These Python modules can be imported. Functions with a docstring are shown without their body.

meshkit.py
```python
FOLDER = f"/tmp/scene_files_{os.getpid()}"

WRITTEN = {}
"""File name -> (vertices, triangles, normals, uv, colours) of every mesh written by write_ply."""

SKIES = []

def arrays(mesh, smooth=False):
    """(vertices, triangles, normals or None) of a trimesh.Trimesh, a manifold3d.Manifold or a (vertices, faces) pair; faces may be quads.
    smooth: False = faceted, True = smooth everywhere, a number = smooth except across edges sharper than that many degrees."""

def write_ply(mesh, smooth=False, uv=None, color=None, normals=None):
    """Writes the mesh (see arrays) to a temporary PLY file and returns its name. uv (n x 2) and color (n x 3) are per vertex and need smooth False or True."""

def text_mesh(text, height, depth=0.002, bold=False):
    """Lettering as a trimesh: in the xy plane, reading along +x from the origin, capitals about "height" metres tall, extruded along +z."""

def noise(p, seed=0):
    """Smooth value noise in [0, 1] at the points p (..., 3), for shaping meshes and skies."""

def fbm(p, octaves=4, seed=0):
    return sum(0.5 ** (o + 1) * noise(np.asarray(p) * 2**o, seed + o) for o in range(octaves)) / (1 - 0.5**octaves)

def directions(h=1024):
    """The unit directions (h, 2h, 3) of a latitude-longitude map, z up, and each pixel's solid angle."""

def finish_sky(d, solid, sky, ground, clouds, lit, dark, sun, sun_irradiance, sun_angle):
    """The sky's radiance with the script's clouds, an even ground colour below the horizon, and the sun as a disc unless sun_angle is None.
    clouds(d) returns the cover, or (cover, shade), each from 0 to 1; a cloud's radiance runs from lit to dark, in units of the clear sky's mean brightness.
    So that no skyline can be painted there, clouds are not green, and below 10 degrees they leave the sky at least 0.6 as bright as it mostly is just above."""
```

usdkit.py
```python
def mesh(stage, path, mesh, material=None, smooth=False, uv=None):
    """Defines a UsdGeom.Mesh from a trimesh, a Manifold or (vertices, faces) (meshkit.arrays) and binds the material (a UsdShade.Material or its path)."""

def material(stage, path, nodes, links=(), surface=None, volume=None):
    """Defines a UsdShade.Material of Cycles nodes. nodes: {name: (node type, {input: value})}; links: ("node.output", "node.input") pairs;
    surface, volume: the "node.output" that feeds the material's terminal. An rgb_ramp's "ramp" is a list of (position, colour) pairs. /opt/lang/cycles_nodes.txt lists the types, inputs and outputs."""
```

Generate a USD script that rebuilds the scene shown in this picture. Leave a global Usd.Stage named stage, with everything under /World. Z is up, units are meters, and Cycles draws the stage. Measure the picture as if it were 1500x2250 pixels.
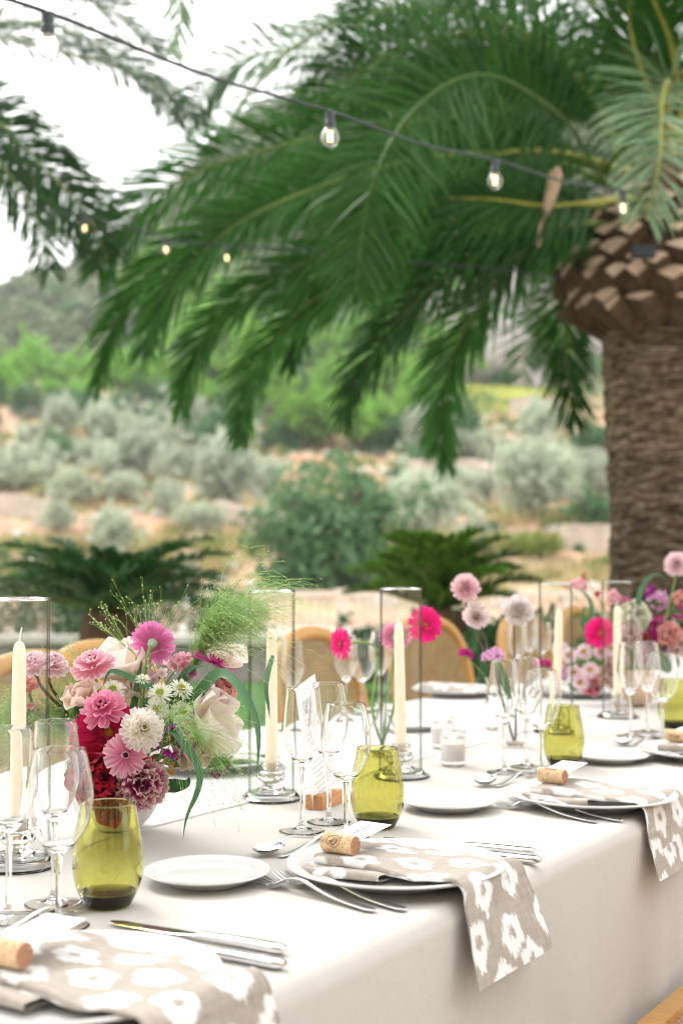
import math, random
import numpy as np, trimesh, usdkit, meshkit
from pxr import Usd, UsdGeom, UsdLux, UsdShade, Gf, Sdf, Vt
stage = Usd.Stage.CreateInMemory()
UsdGeom.SetStageUpAxis(stage, 'Z'); UsdGeom.SetStageMetersPerUnit(stage, 1.0)
UsdGeom.Xform.Define(stage, '/World'); UsdGeom.Scope.Define(stage, '/World/Looks')
PI = math.pi
# ---------------------------------------------------------------- camera, sky, sun, exposure
CAMZ, FPX, PITCH = 1.14, 2900.0, math.atan(115 / 2900.0)
cam = UsdGeom.Camera.Define(stage, '/World/camera')
cam.CreateHorizontalApertureAttr(24.0); cam.CreateVerticalApertureAttr(36.0)
cam.CreateFocalLengthAttr(FPX / 2250 * 36)
cam.CreateFStopAttr(4.0); cam.CreateFocusDistanceAttr(1.78)
cam.CreateClippingRangeAttr(Gf.Vec2f(0.05, 5000))
cam.AddTranslateOp().Set((0, 0, CAMZ)); cam.AddRotateXOp().Set(90 + math.degrees(PITCH))
cam.CreateExposureAttr(1.38)
SUN_EL, SUN_AZ = math.radians(46), math.radians(-34)      # towards the sun, azimuth from +y to +x
sun = UsdLux.DistantLight.Define(stage, '/World/sun')
sun.CreateIntensityAttr(0.34); sun.CreateAngleAttr(22.0); sun.CreateNormalizeAttr(True); sun.CreateColorAttr(Gf.Vec3f(1.0, 0.95, 0.87))
sun.AddRotateZOp().Set(-math.degrees(SUN_AZ)); sun.AddRotateXOp().Set(-(90 - math.degrees(SUN_EL)))
dome = UsdLux.DomeLight.Define(stage, '/World/sky')
sun.GetPrim().SetCustomDataByKey('kind', 'structure'); dome.GetPrim().SetCustomDataByKey('kind', 'structure')
skym = usdkit.material(stage, '/World/Looks/sky_look', {
    'tc': ('texture_coordinate', {}), 'n': ('noise_texture', {'scale': 2.2, 'detail': 5.0, 'roughness': 0.55}),
    'r': ('rgb_ramp', {'ramp': [(0.2, (0.5, 0.5, 0.5)), (0.7, (0.75, 0.75, 0.75))]}),
    's': ('sky_texture', {'sky_type': 'single_scattering', 'sun_disc': False, 'sun_elevation': SUN_EL, 'sun_rotation': SUN_AZ, 'aerosol_density': 3.0}),
    'm': ('mix_color', {'blend_type': 'mix', 'b': (21, 20.6, 20.0)}),
    'bg': ('background_shader', {'strength': 0.062})},
    [('tc.generated', 'n.vector'), ('n.fac', 'r.fac'), ('r.color', 'm.fac'), ('s.color', 'm.a'), ('m.result', 'bg.color')], surface='bg.background')
UsdShade.MaterialBindingAPI.Apply(dome.GetPrim()).Bind(skym)

# ---------------------------------------------------------------- helpers
rng = np.random.default_rng(7); random.seed(7)
def nrm(v): v = np.asarray(v, float); return v / (np.linalg.norm(v, axis=-1, keepdims=True) + 1e-12)
def ray(px, py):
    a, b = (px - 750) / FPX, (1125 - py) / FPX
    return np.array([a, math.cos(PITCH) - b * math.sin(PITCH), math.sin(PITCH) + b * math.cos(PITCH)])
def spot(px, py, depth):                      # the place at that distance ahead
    r = ray(px, py); return np.array([0, 0, CAMZ]) + r * (depth / r[1])
def on_table(px, py, z=0.75):
    r = ray(px, py); return (np.array([0, 0, CAMZ]) + r * ((z - CAMZ) / r[2]))
TH = math.radians(32.7)
TD, TN_ = np.array([math.sin(TH), math.cos(TH), 0]), np.array([math.cos(TH), -math.sin(TH), 0])   # along the table, outwards across it
NEAR, FAR_, TOP = -0.71, -1.89, 0.75
def tn(t, n, z=TOP): return TD * t + TN_ * n + np.array([0, 0, z])
TROT = -math.degrees(TH)                      # local y -> along the table, local x -> towards the near side
used = {}
def numbered(path):
    k = used.get(path, -1) + 1; used[path] = k
    return path if k == 0 else '%s_%03d' % (path, k)
def meta(p, label=None, cat=None, group=None, kind=None):
    for k, v in (('label', label), ('category', cat), ('group', group), ('kind', kind)):
        if v: p.SetCustomDataByKey(k, v)
def place(x, loc, rz=0, s=None, rx=0, ry=0):
    x.AddTranslateOp().Set(Gf.Vec3d(*map(float, loc)))
    if rz: x.AddRotateZOp().Set(float(rz))
    if ry: x.AddRotateYOp().Set(float(ry))
    if rx: x.AddRotateXOp().Set(float(rx))
    if s is not None: x.AddScaleOp().Set(Gf.Vec3f(*([s] * 3 if np.ndim(s) == 0 else map(float, s))))
def thing(name, label, cat, loc=(0, 0, 0), rz=0, group=None, s=None, kind=None, rx=0, ry=0):
    x = UsdGeom.Xform.Define(stage, numbered('/World/' + name)); place(x, loc, rz, s, rx, ry)
    meta(x.GetPrim(), label, cat, group, kind); return x.GetPrim()
def look_path(m): return '/World/Looks/' + m
def obj(name, mesh, m, parent=None, smooth=35, label=None, kind=None, colors=None):
    base = str(parent.GetPath()) if parent else '/World'
    if isinstance(mesh, MB): mesh = mesh.arrays()
    o = usdkit.mesh(stage, numbered(base + '/' + name), mesh, look_path(m), smooth)
    if colors is not None:
        UsdGeom.PrimvarsAPI(o).CreatePrimvar('tint', Sdf.ValueTypeNames.Color3fArray, 'vertex').Set(Vt.Vec3fArray.FromNumpy(np.asarray(colors, np.float32)))
    meta(o.GetPrim(), label, kind=kind); return o.GetPrim()
def struct(name, mesh, m, smooth=35): return obj(name, mesh, m, smooth=smooth, kind='structure')
def dup(root, loc, rz=0, label=None, group=None, s=None, rx=0, ry=0):
    was = root.GetCustomData(); base = root.GetName()
    if base[-4:-3] == '_' and base[-3:].isdigit(): base = base[:-4]
    x = UsdGeom.Xform.Define(stage, numbered('/World/' + base)); p = x.GetPrim()
    p.GetReferences().AddInternalReference(root.GetPath()); p.SetInstanceable(True)
    x.ClearXformOpOrder(); 
    for a in list(p.GetAttributes()):
        pass
    ops = []
    def op(kind, v, fn):
        ops.append(fn(UsdGeom.XformOp.PrecisionDouble if kind == 't' else UsdGeom.XformOp.PrecisionFloat, kind)); ops[-1].Set(v)
    op('t', Gf.Vec3d(*map(float, loc)), lambda pr, k: x.AddTranslateOp(pr, 'at'))
    op('r', float(rz), lambda pr, k: x.AddRotateZOp(pr, 'at'))
    if ry: op('r', float(ry), lambda pr, k: x.AddRotateYOp(pr, 'at'))
    if rx: op('r', float(rx), lambda pr, k: x.AddRotateXOp(pr, 'at'))
    if s is not None: op('s', Gf.Vec3f(*([float(s)] * 3 if np.ndim(s) == 0 else map(float, s))), lambda pr, k: x.AddScaleOp(pr, 'at'))
    meta(p, label or was.get('label'), was.get('category'), group or was.get('group')); return p
class MB:
    def __init__(s): s.v, s.f, s.c, s.n = [], [], [], 0
    def add(s, v, f, c=None):
        v = np.asarray(v, float); f = np.asarray(f, int)
        if f.shape[1] == 4: f = np.vstack([f[:, [0, 1, 2]], f[:, [0, 2, 3]]])
        s.v.append(v); s.f.append(f + s.n); s.n += len(v)
        s.c.append(np.zeros((len(v), 3)) if c is None else np.broadcast_to(c, (len(v), 3)))
        return s
    def arrays(s): return np.vstack(s.v), np.vstack(s.f)
    def colors(s): return np.vstack(s.c)
    def box(s, c, size, rot=None):
        m = trimesh.creation.box(size); v = m.vertices if rot is None else m.vertices @ np.asarray(rot).T
        return s.add(v + np.asarray(c), m.faces)
    def tube(s, pts, r, sides=6, c=None, cap=True):
        v, f = tube(pts, r, sides, cap); return s.add(v, f, c)
def tube(pts, r, sides=6, cap=True):
    p = np.asarray(pts, float); n = len(p); t = nrm(np.gradient(p, axis=0)); r = np.broadcast_to(np.asarray(r, float), (n,))
    ref = np.array([0, 0, 1.0]) if abs(t[:, 2]).mean() < 0.9 else np.array([1.0, 0, 0])
    a = nrm(np.cross(t, ref)); b = np.cross(t, a); ang = np.arange(sides) * 2 * PI / sides
    v = p[:, None] + r[:, None, None] * (np.cos(ang)[None, :, None] * a[:, None] + np.sin(ang)[None, :, None] * b[:, None])
    i, j = np.meshgrid(np.arange(n - 1), np.arange(sides), indexing='ij'); jn = (j + 1) % sides
    q = np.stack([i * sides + j, i * sides + jn, (i + 1) * sides + jn, (i + 1) * sides + j], -1).reshape(-1, 4)
    f = np.vstack([q[:, [0, 2, 1]], q[:, [0, 3, 2]]]); v = v.reshape(-1, 3)
    if cap:
        v = np.vstack([v, p[0], p[-1]]); k = np.arange(sides); m = n * sides
        f = np.vstack([f, np.stack([np.full(sides, m), k, (k + 1) % sides], 1), np.stack([np.full(sides, m + 1), (n - 1) * sides + (k + 1) % sides, (n - 1) * sides + k], 1)])
    return v, f
def spline(pts, n):
    p = np.asarray(pts, float)
    if len(p) == 2: return p[0] + (p[1] - p[0]) * np.linspace(0, 1, n)[:, None]
    d = np.r_[0, np.cumsum(np.linalg.norm(np.diff(p, axis=0), axis=1) ** 0.5)]
    from scipy.interpolate import CubicSpline
    q = CubicSpline(d, p, bc_type='natural')(np.linspace(0, d[-1], n * 4))
    L = np.r_[0, np.cumsum(np.linalg.norm(np.diff(q, axis=0), axis=1))]; s = np.linspace(0, L[-1], n)
    return np.stack([np.interp(s, L, q[:, k]) for k in range(q.shape[1])], 1)
def lathe(prof, seg=48):                       # closed outline of (r, z), counted anticlockwise seen with r to the right
    p = np.asarray(prof, float); n = len(p); a = np.arange(seg) * 2 * PI / seg
    v = np.stack([p[:, None, 0] * np.cos(a), p[:, None, 0] * np.sin(a), np.broadcast_to(p[:, None, 1], (n, seg))], -1).reshape(-1, 3)
    i, j = np.meshgrid(np.arange(n - 1), np.arange(seg), indexing='ij'); jn = (j + 1) % seg
    q = np.stack([i * seg + j, i * seg + jn, (i + 1) * seg + jn, (i + 1) * seg + j], -1).reshape(-1, 4)
    m = trimesh.Trimesh(v, np.vstack([q[:, [0, 1, 2]], q[:, [0, 2, 3]]]), process=False)
    m.merge_vertices(); m.update_faces(m.nondegenerate_faces()); m.remove_unreferenced_vertices()
    return np.array(m.vertices), np.array(m.faces)
def grid_faces(nu, nv):
    i, j = np.meshgrid(np.arange(nu - 1), np.arange(nv - 1), indexing='ij')
    return np.stack([i * nv + j, (i + 1) * nv + j, (i + 1) * nv + j + 1, i * nv + j + 1], -1).reshape(-1, 4)
def rotm(axis, ang): return trimesh.transformations.rotation_matrix(ang, axis)[:3, :3]
def frame_to(z, twist=0.0):                    # rotation taking +z to the given direction
    z = nrm(z); x = np.cross([0, 1, 0.01], z) if abs(z[1]) < .95 else np.cross([1, 0, 0.01], z)
    x = nrm(x); y = np.cross(z, x); R = np.stack([x, y, z], 1); return R @ rotm([0, 0, 1], twist)
# ---------------------------------------------------------------- materials
def mat(name, color, rough=0.5, var=0.0, scale=20.0, spec=0.5, metal=0.0, trans=0.0, bump=0.0, bscale=200.0, sheen=0.0, rand=0.0, attr=False, coords='object', sub=0.0, stretch=None, coat=0.0, bdist=0.001):
    n = {'p': ('principled_bsdf', {'base_color': color, 'roughness': rough, 'metallic': metal, 'specular_ior_level': spec, 'sheen_weight': sheen, 'subsurface_weight': sub, 'subsurface_scale': 0.004, 'coat_weight': coat}),
         'tc': ('texture_coordinate', {}), 'mp': ('mapping', {'scale': stretch or (1, 1, 1)})}
    L = [('tc.' + coords, 'mp.vector')]; src = None
    if attr:
        n['at'] = ('attribute', {'attribute': 'tint'}); src = 'at.color'
    if var:
        n['n'] = ('noise_texture', {'scale': scale, 'detail': 5.0, 'roughness': 0.6})
        n['r'] = ('rgb_ramp', {'ramp': [(0.25, (1 - var,) * 3), (0.75, (1 + var,) * 3)]})
        n['mx'] = ('mix_color', {'blend_type': 'multiply', 'fac': 1.0, 'a': color, 'use_clamp_result': False})
        L += [('mp.vector', 'n.vector'), ('n.fac', 'r.fac'), ('r.color', 'mx.b')]
        if src: L.append((src, 'mx.a'))
        src = 'mx.result'
    if rand:
        n['oi'] = ('object_info', {}); n['rr'] = ('rgb_ramp', {'ramp': [(0, (1 - rand, 1 - rand, 1 - rand)), (0.5, (1, 1, 1 - rand * .3)), (1, (1 + rand, 1 + rand, 1 + rand))]})
        n['mr'] = ('mix_color', {'blend_type': 'multiply', 'fac': 1.0, 'a': color})
        L += [('oi.random', 'rr.fac'), ('rr.color', 'mr.b')]
        if src: L.append((src, 'mr.a'))
        src = 'mr.result'
    if src: L.append((src, 'p.base_color'))
    if bump:
        n['bn'] = ('noise_texture', {'scale': bscale, 'detail': 4.0}); n['b'] = ('bump', {'strength': bump, 'distance': bdist})
        L += [('mp.vector', 'bn.vector'), ('bn.fac', 'b.height'), ('b.normal', 'p.normal')]
    out = 'p.BSDF'
    if trans:
        n['t'] = ('translucent_bsdf', {'color': tuple(min(1, c * 1.5) for c in color)}); n['mc'] = ('mix_closure', {'fac': trans})
        if src: L.append((src, 't.color'))
        L += [('p.BSDF', 'mc.closure1'), ('t.BSDF', 'mc.closure2')]; out = 'mc.closure'
    return usdkit.material(stage, look_path(name), n, L, surface=out)
# ---------------------------------------------------------------- tableware materials
mat('porcelain', (.64, .64, .635), .12, spec=.5); mat('steel', (.72, .73, .75), .13, metal=1.0, var=.06, scale=60)
mat('wax', (.80, .70, .55), .45, sub=.25, spec=.35); mat('white_wax', (.90, .87, .82), .5, sub=.1); mat('wick', (.72, .66, .58), .9)
mat('oak', (.50, .23, .09), .55, var=.25, scale=30, stretch=(1, 8, 8)); mat('paper', (.80, .80, .81), .7, spec=.2); mat('blue_ink', (.06, .12, .28), .8); mat('brown_ink', (.10, .045, .02), .9)
mat('cork', (.62, .43, .26), .85, var=.35, scale=160, bump=.5, bscale=300, spec=.1, bdist=.001); mat('cork_end', (.36, .19, .12), .9, var=.2, scale=200, spec=.1)
mat('ribbed_white', (.74, .73, .70), .35, spec=.4); mat('clay_beige', (.58, .42, .31), .7, spec=.2)
mat('black_rubber', (.020, .027, .032), .5, spec=.4); mat('honey_wood', (.46, .245, .065), .35, var=.2, scale=14, stretch=(6, 1, 1), spec=.5); mat('cane', (.37, .245, .10), .6, var=.2, scale=30, spec=.3); mat('rattan', (.45, .27, .19), .6, var=.3, scale=60, spec=.3)
def glassmat(name, color, rough=0.0, ior=1.5, dens=None, thin=0.0):
    n = {'p': ('principled_bsdf', {'base_color': color, 'roughness': rough, 'ior': ior, 'transmission_weight': 1.0})}; L = []; out = 'p.BSDF'
    if thin:                                  # the thin walls: light passes straight, only grazing reflections show
        n.update(t=('transparent_bsdf', {'color': color}), g=('glossy_bsdf', {'roughness': 0.02, 'color': (1, 1, 1)}), f0=('layer_weight', {'blend': .5}), f=('rgb_ramp', {'ramp': [(0, (.015,) * 3), (.5, (.03,) * 3), (.75, (.09,) * 3), (.9, (.28,) * 3), (1, (.75,) * 3)]}), m1=('mix_closure', {}), m2=('mix_closure', {'fac': 1 - thin}))
        L += [('f0.facing', 'f.fac'), ('f.color', 'm1.fac'), ('t.BSDF', 'm1.closure1'), ('g.BSDF', 'm1.closure2'), ('m1.closure', 'm2.closure1'), ('p.BSDF', 'm2.closure2')]; out = 'm2.closure'
    if dens: n['v'] = ('absorption_volume', {'color': dens[0], 'density': dens[1]})
    return usdkit.material(stage, look_path(name), n, L, surface=out, volume='v.volume' if dens else None)
glassmat('clear_glass', (.985, .99, .99)); glassmat('olive_glass', (.88, .87, .45), dens=((.50, .50, .02), 150.0)); glassmat('bulb_glass', (.97, .97, .97), rough=.16, ior=1.45)
# the thin straight wall of the cylinders: light passes straight through, the grazing edges darken and mirror
usdkit.material(stage, look_path('cylinder_glass'), {'w': ('layer_weight', {'blend': .5}), 'r': ('rgb_ramp', {'ramp': [(0, (.012,) * 3), (.6, (.03,) * 3), (.8, (.10,) * 3), (.92, (.28,) * 3), (1, (.7,) * 3)]}),
    'c': ('rgb_ramp', {'ramp': [(0, (.985, .99, .985)), (.48, (.97, .975, .97)), (.62, (.86, .88, .87)), (.76, (.62, .66, .63)), (1, (.42, .46, .44))]}), 't': ('transparent_bsdf', {}), 'g': ('glossy_bsdf', {'roughness': .02, 'color': (1, 1, 1)}), 'm': ('mix_closure', {})},
    [('w.facing', 'r.fac'), ('w.facing', 'c.fac'), ('c.color', 't.color'), ('r.color', 'm.fac'), ('t.BSDF', 'm.closure1'), ('g.BSDF', 'm.closure2')], surface='m.closure')
mat('pale_ink', (.46, .50, .57), .8)
# ---------------------------------------------------------------- the land
GD = np.array([0, 13, 14.2, 22, 27, 36, 52, 72, 97, 118, 150], float)
GZ = np.array([0, 0, -.25, -.15, .25, 1.5, 3.6, 7.0, 12.4, 17.0, 26.5])
def skyline(u):                                # tangent of the crest's height seen from the terrace
    return np.interp(u, [-1.2, -.45, -.26, -.19, -.13, -.07, .03, .15, .6, 1.3], [.05, .13, .178, .215, .262, .335, .372, .385, .33, .05])
def land(x, y):
    x, y = np.asarray(x, float), np.asarray(y, float); r = np.hypot(x, y); az = np.arctan2(x, y)
    front = np.clip((1.35 - np.abs(az)) / .5, 0, 1); D = np.where(y > 0, y, 0) * .75 + r * .25 * (y > 0)
    z = np.interp(D, GD, GZ)
    crest = skyline(np.tan(np.clip(az, -1.2, 1.2))) * 360
    k = np.clip((D - 150) / 210, 0, 1); k = k * (1.5 - .5 * k)
    z = np.where(D > 150, 26.5 + (np.maximum(crest, 30) - 26.5) * k, z)
    z = np.where(D > 360, np.maximum(crest, 30) - (D - 360) * .25, z)
    p = np.stack([x / 26, y / 26, np.zeros_like(x)], -1).reshape(-1, 3)
    nz = (meshkit.fbm(p) - .5).reshape(x.shape); amp = np.clip((D - 26) / 110, 0, 1) * 4.5 + np.clip((D - 160) / 200, 0, 1) * 14
    terr = np.clip((D - 30) / 8, 0, 1) * np.clip((112 - D) / 10, 0, 1); zz = z / 1.5; st = np.floor(zz) + np.clip((zz - np.floor(zz)) * 3 - 2, 0, 1)
    z = z * (1 - terr * .7) + st * 1.5 * terr * .7
    return np.maximum((z + nz * amp) * front, np.where(D > 160, -2.0, -9.0))
rad = np.r_[0, np.linspace(2, 30, 29), np.geomspace(31, 150, 120), np.linspace(152, 420, 110), np.geomspace(430, 560, 8)]
azs = np.r_[np.linspace(-PI, -.65, 24)[:-1], np.linspace(-.65, .65, 190), np.linspace(.65, PI, 24)[1:]]
RR, AA = np.meshgrid(rad, azs, indexing='ij'); X, Y = RR * np.sin(AA), RR * np.cos(AA)
V = np.stack([X, Y, land(X, Y)], -1).reshape(-1, 3)
soil = usdkit.material(stage, look_path('hill_soil'), {
    'g': ('geometry', {}), 'xyz': ('separate_xyz', {}),
    'n1': ('noise_texture', {'scale': 0.16, 'detail': 6.0, 'roughness': 0.6}), 'r1': ('rgb_ramp', {'ramp': [(.30, (.24, .30, .11)), (.41, (.42, .36, .22)), (.49, (.50, .34, .235)), (.58, (.48, .285, .19)), (.68, (.48, .37, .27)), (.78, (.56, .50, .43))]}),
    'n2': ('noise_texture', {'scale': 0.35, 'detail': 8.0, 'roughness': 0.65}), 'r2': ('rgb_ramp', {'ramp': [(.30, (.06, .11, .03)), (.5, (.10, .16, .05)), (.66, (.17, .19, .09)), (.78, (.34, .31, .26))]}),
    'far': ('map_range', {'from_min': 92.0, 'from_max': 125.0, 'clamp': True}), 'm': ('mix_color', {'blend_type': 'mix'}),
    'n3': ('noise_texture', {'scale': 1.6, 'detail': 6.0}), 'r3': ('rgb_ramp', {'ramp': [(.35, (.72, .72, .72)), (.65, (1.15, 1.15, 1.15))]}), 'mm': ('mix_color', {'blend_type': 'multiply', 'fac': 1.0}),
    'p': ('principled_bsdf', {'roughness': .95, 'specular_ior_level': .1})},
    [('g.position', 'xyz.vector'), ('g.position', 'n1.vector'), ('g.position', 'n2.vector'), ('g.position', 'n3.vector'), ('n1.fac', 'r1.fac'), ('n2.fac', 'r2.fac'), ('n3.fac', 'r3.fac'),
     ('xyz.y', 'far.value'), ('far.result', 'm.fac'), ('r1.color', 'm.a'), ('r2.color', 'm.b'), ('m.result', 'mm.a'), ('r3.color', 'mm.b'), ('mm.result', 'p.base_color')], surface='p.BSDF')
struct('ground', (V, grid_faces(len(rad), len(azs))[:, ::-1]), 'hill_soil', smooth=True)
def sheet(x0, x1, y0, y1, z, nx=2, ny=2):
    gx, gy = np.meshgrid(np.linspace(x0, x1, nx), np.linspace(y0, y1, ny), indexing='ij')
    return np.stack([gx, gy, np.full_like(gx, z)], -1).reshape(-1, 3), grid_faces(nx, ny)
mat('lawn_grass', (.040, .125, .018), .8, var=.35, scale=3.0, bump=.6, bscale=60, spec=.15, bdist=.02)
struct('lawn', sheet(-14, 14, 7.4, 12.8, .006), 'lawn_grass'); mat('terrace_paving', (.45, .42, .375), .85, var=.12, scale=2.5, spec=.2); struct('terrace', sheet(-14, 14, -9, 7.4, .006), 'terrace_paving')
mat('path_gravel', (.55, .47, .39), .9, var=.15, scale=8, spec=.1)
struct('gravel_path', (lambda v: (np.c_[v[0][:, :2], land(v[0][:, 0], v[0][:, 1]) + .01], v[1]))(sheet(-14, 14, 14.3, 24, 0, 40, 30)), 'path_gravel')
# the house whose shade the table stands in, behind the photographer
mat('house_stone', (.46, .39, .31), .9, var=.2, scale=3, spec=.1); mat('roof_tile', (.42, .20, .12), .85, var=.25, scale=9); mat('shutter_green', (.05, .11, .07), .5); mat('dark_glass', (.03, .035, .04), .1)
hs = thing('country_house', 'stone country house with green shutters standing behind the photographer', 'house', (2.5, -4.9, 0))
obj('wall', MB().box((0, -4.0, 3.55), (22, 8, 7.3)), 'house_stone', hs)
rf = MB(); rf.add([(-11.6, .6, 7.1), (11.6, .6, 7.1), (11.6, -4, 9.4), (-11.6, -4, 9.4), (-11.6, -8.6, 7.1), (11.6, -8.6, 7.1), (-11.6, .6, 7.28), (11.6, .6, 7.28), (11.6, -4, 9.58), (-11.6, -4, 9.58), (-11.6, -8.6, 7.28), (11.6, -8.6, 7.28)], [[0, 1, 2, 3], [3, 2, 5, 4], [6, 9, 8, 7], [9, 10, 11, 8], [0, 6, 7, 1], [4, 5, 11, 10]]); obj('roof', rf, 'roof_tile', hs, smooth=False)
for k in range(6):
    for z_ in (1.9, 5.0):
        wn = obj('window', MB().box((-9 + k * 3.6, .02, z_), (1.0, .10, 1.6)), 'dark_glass', hs); 
        for s_ in (-1, 1): obj('shutter', MB().box((-9 + k * 3.6 + s_ * .78, .045, z_), (.5, .05, 1.62)), 'shutter_green', hs)
# low stone wall at the lawn's end, with coping slabs
mat('pale_stone', (.50, .47, .43), .85, var=.22, scale=5, bump=.4, bscale=25, spec=.2, bdist=.01); mat('grey_stone', (.26, .25, .23), .9, var=.3, scale=6, spec=.15, bump=.5, bscale=20, bdist=.01)
w = thing('low_stone_wall', 'low grey stone wall with pale coping slabs at the end of the lawn', 'wall', (0, 13.1, 0))
b = MB().box((0, 0, .05), (26, .34, .62)); obj('wall_core', b, 'grey_stone', w)
xx = -13.0
while xx < 13:
    L = .55 + .25 * random.random(); b = MB(); b.box((xx + L / 2, random.uniform(-.01, .01), .40 + random.uniform(-.006, .006)), (L - .012, .44, .075)); obj('coping_slab', b, 'pale_stone', w, smooth=False); xx += L
# balustrade
mat('cream_stone', (.58, .50, .42), .8, var=.12, scale=9, spec=.2)
w = thing('balustrade', 'cream stone balustrade with many slim balusters beyond the garden path', 'railing', (0, 21.5, float(land(0, 21.5))))
obj('base_rail', MB().box((0, 0, .06), (11, .24, .12)), 'cream_stone', w); obj('top_rail', MB().box((0, 0, .82), (11, .22, .09)), 'cream_stone', w)
bal = lathe([(0, .12), (.035, .12), (.035, .16), (.022, .2), (.042, .34), (.03, .5), (.02, .66), (.034, .74), (.034, .775), (0, .775)], 8)
for k in range(76): obj('baluster', (bal[0] + [-5.4 + k * .144, 0, 0], bal[1]), 'cream_stone', w)
for k in range(7): obj('pier', MB().box((-5.5 + k * 11 / 6, .01, .45), (.2, .2, .9)), 'cream_stone', w)

# ---------------------------------------------------------------- trees and bushes
mat('bark', (.13, .10, .075), .9, var=.3, scale=12, spec=.1)
mat('olive_leaf', (.46, .52, .41), .6, var=.32, scale=1.6, trans=.22, rand=.16, spec=.3, coords='object')
mat('dark_leaf', (.105, .225, .095), .6, var=.35, scale=1.5, trans=.22, rand=.15, spec=.3)
mat('pine_leaf', (.20, .42, .06), .65, var=.35, scale=1.2, trans=.25, rand=.2, spec=.2)
mat('lime_leaf', (.24, .30, .075), .65, var=.3, scale=1.8, trans=.3, rand=.15, spec=.2)
mat('scrub_leaf', (.25, .28, .23), .7, var=.35, scale=1.8, trans=.2, rand=.2, spec=.15)
def crown(R, clumps, leaves, leaf, seed, clump_r=.26, shape=None, gap=.3):
    g = np.random.default_rng(seed); B = MB(); C = []
    while len(C) < clumps:
        p = g.normal(size=3); p = p / np.linalg.norm(p) * (g.random() ** .42)
        if shape: p = shape(p, g)
        if g.random() > gap * .5: C.append(p)
    lob = nrm(g.normal(size=(6, 3))) * [.52, .52, .45]; lr = g.uniform(.42, .68, 6); lob[0] = 0; lr[0] = .62     # uneven lobes
    pick = g.integers(0, 6, len(C)); C = np.array(C) * np.where(g.random((len(C), 1)) < .88, lr[pick][:, None], 1.0) + lob[pick]; C[:, 2] = np.maximum(C[:, 2], -.62)
    C = C * np.asarray(R)
    off = nrm(g.normal(size=(clumps, leaves, 3))) * (g.random((clumps, leaves, 1)) ** .5) * clump_r * np.mean(R)
    cs = (.6 + .8 * g.random((clumps, 1, 1))); P = (C[:, None] + off * cs).reshape(-1, 3)
    n = len(P); u = nrm(g.normal(size=(n, 3))); w_ = nrm(np.cross(u, nrm(g.normal(size=(n, 3))))); l = leaf * (.6 + .8 * g.random((n, 1)))
    q = np.stack([P - u * l, P + w_ * l * .42, P + u * l, P - w_ * l * .42], 1).reshape(-1, 3)
    return q, np.arange(n * 4).reshape(-1, 4)
def trunk(h, r, limbs, R, seed):
    g = np.random.default_rng(seed); B = MB()
    B.tube(spline([(0, 0, -.4), (g.normal() * .05, g.normal() * .05, h * .5), (g.normal() * .12, g.normal() * .1, h)], 8), np.linspace(r, r * .6, 8), 8)
    for k in range(limbs):
        a = k * 2 * PI / limbs + g.normal() * .3; e = np.array([math.cos(a) * R * .6, math.sin(a) * R * .6, h + R * (.5 + .5 * g.random())])
        B.tube(spline([(0, 0, h * .8), e * [.4, .4, 1] * [1, 1, .62], e], 7), np.linspace(r * .5, r * .12, 7), 6)
    return B
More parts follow.
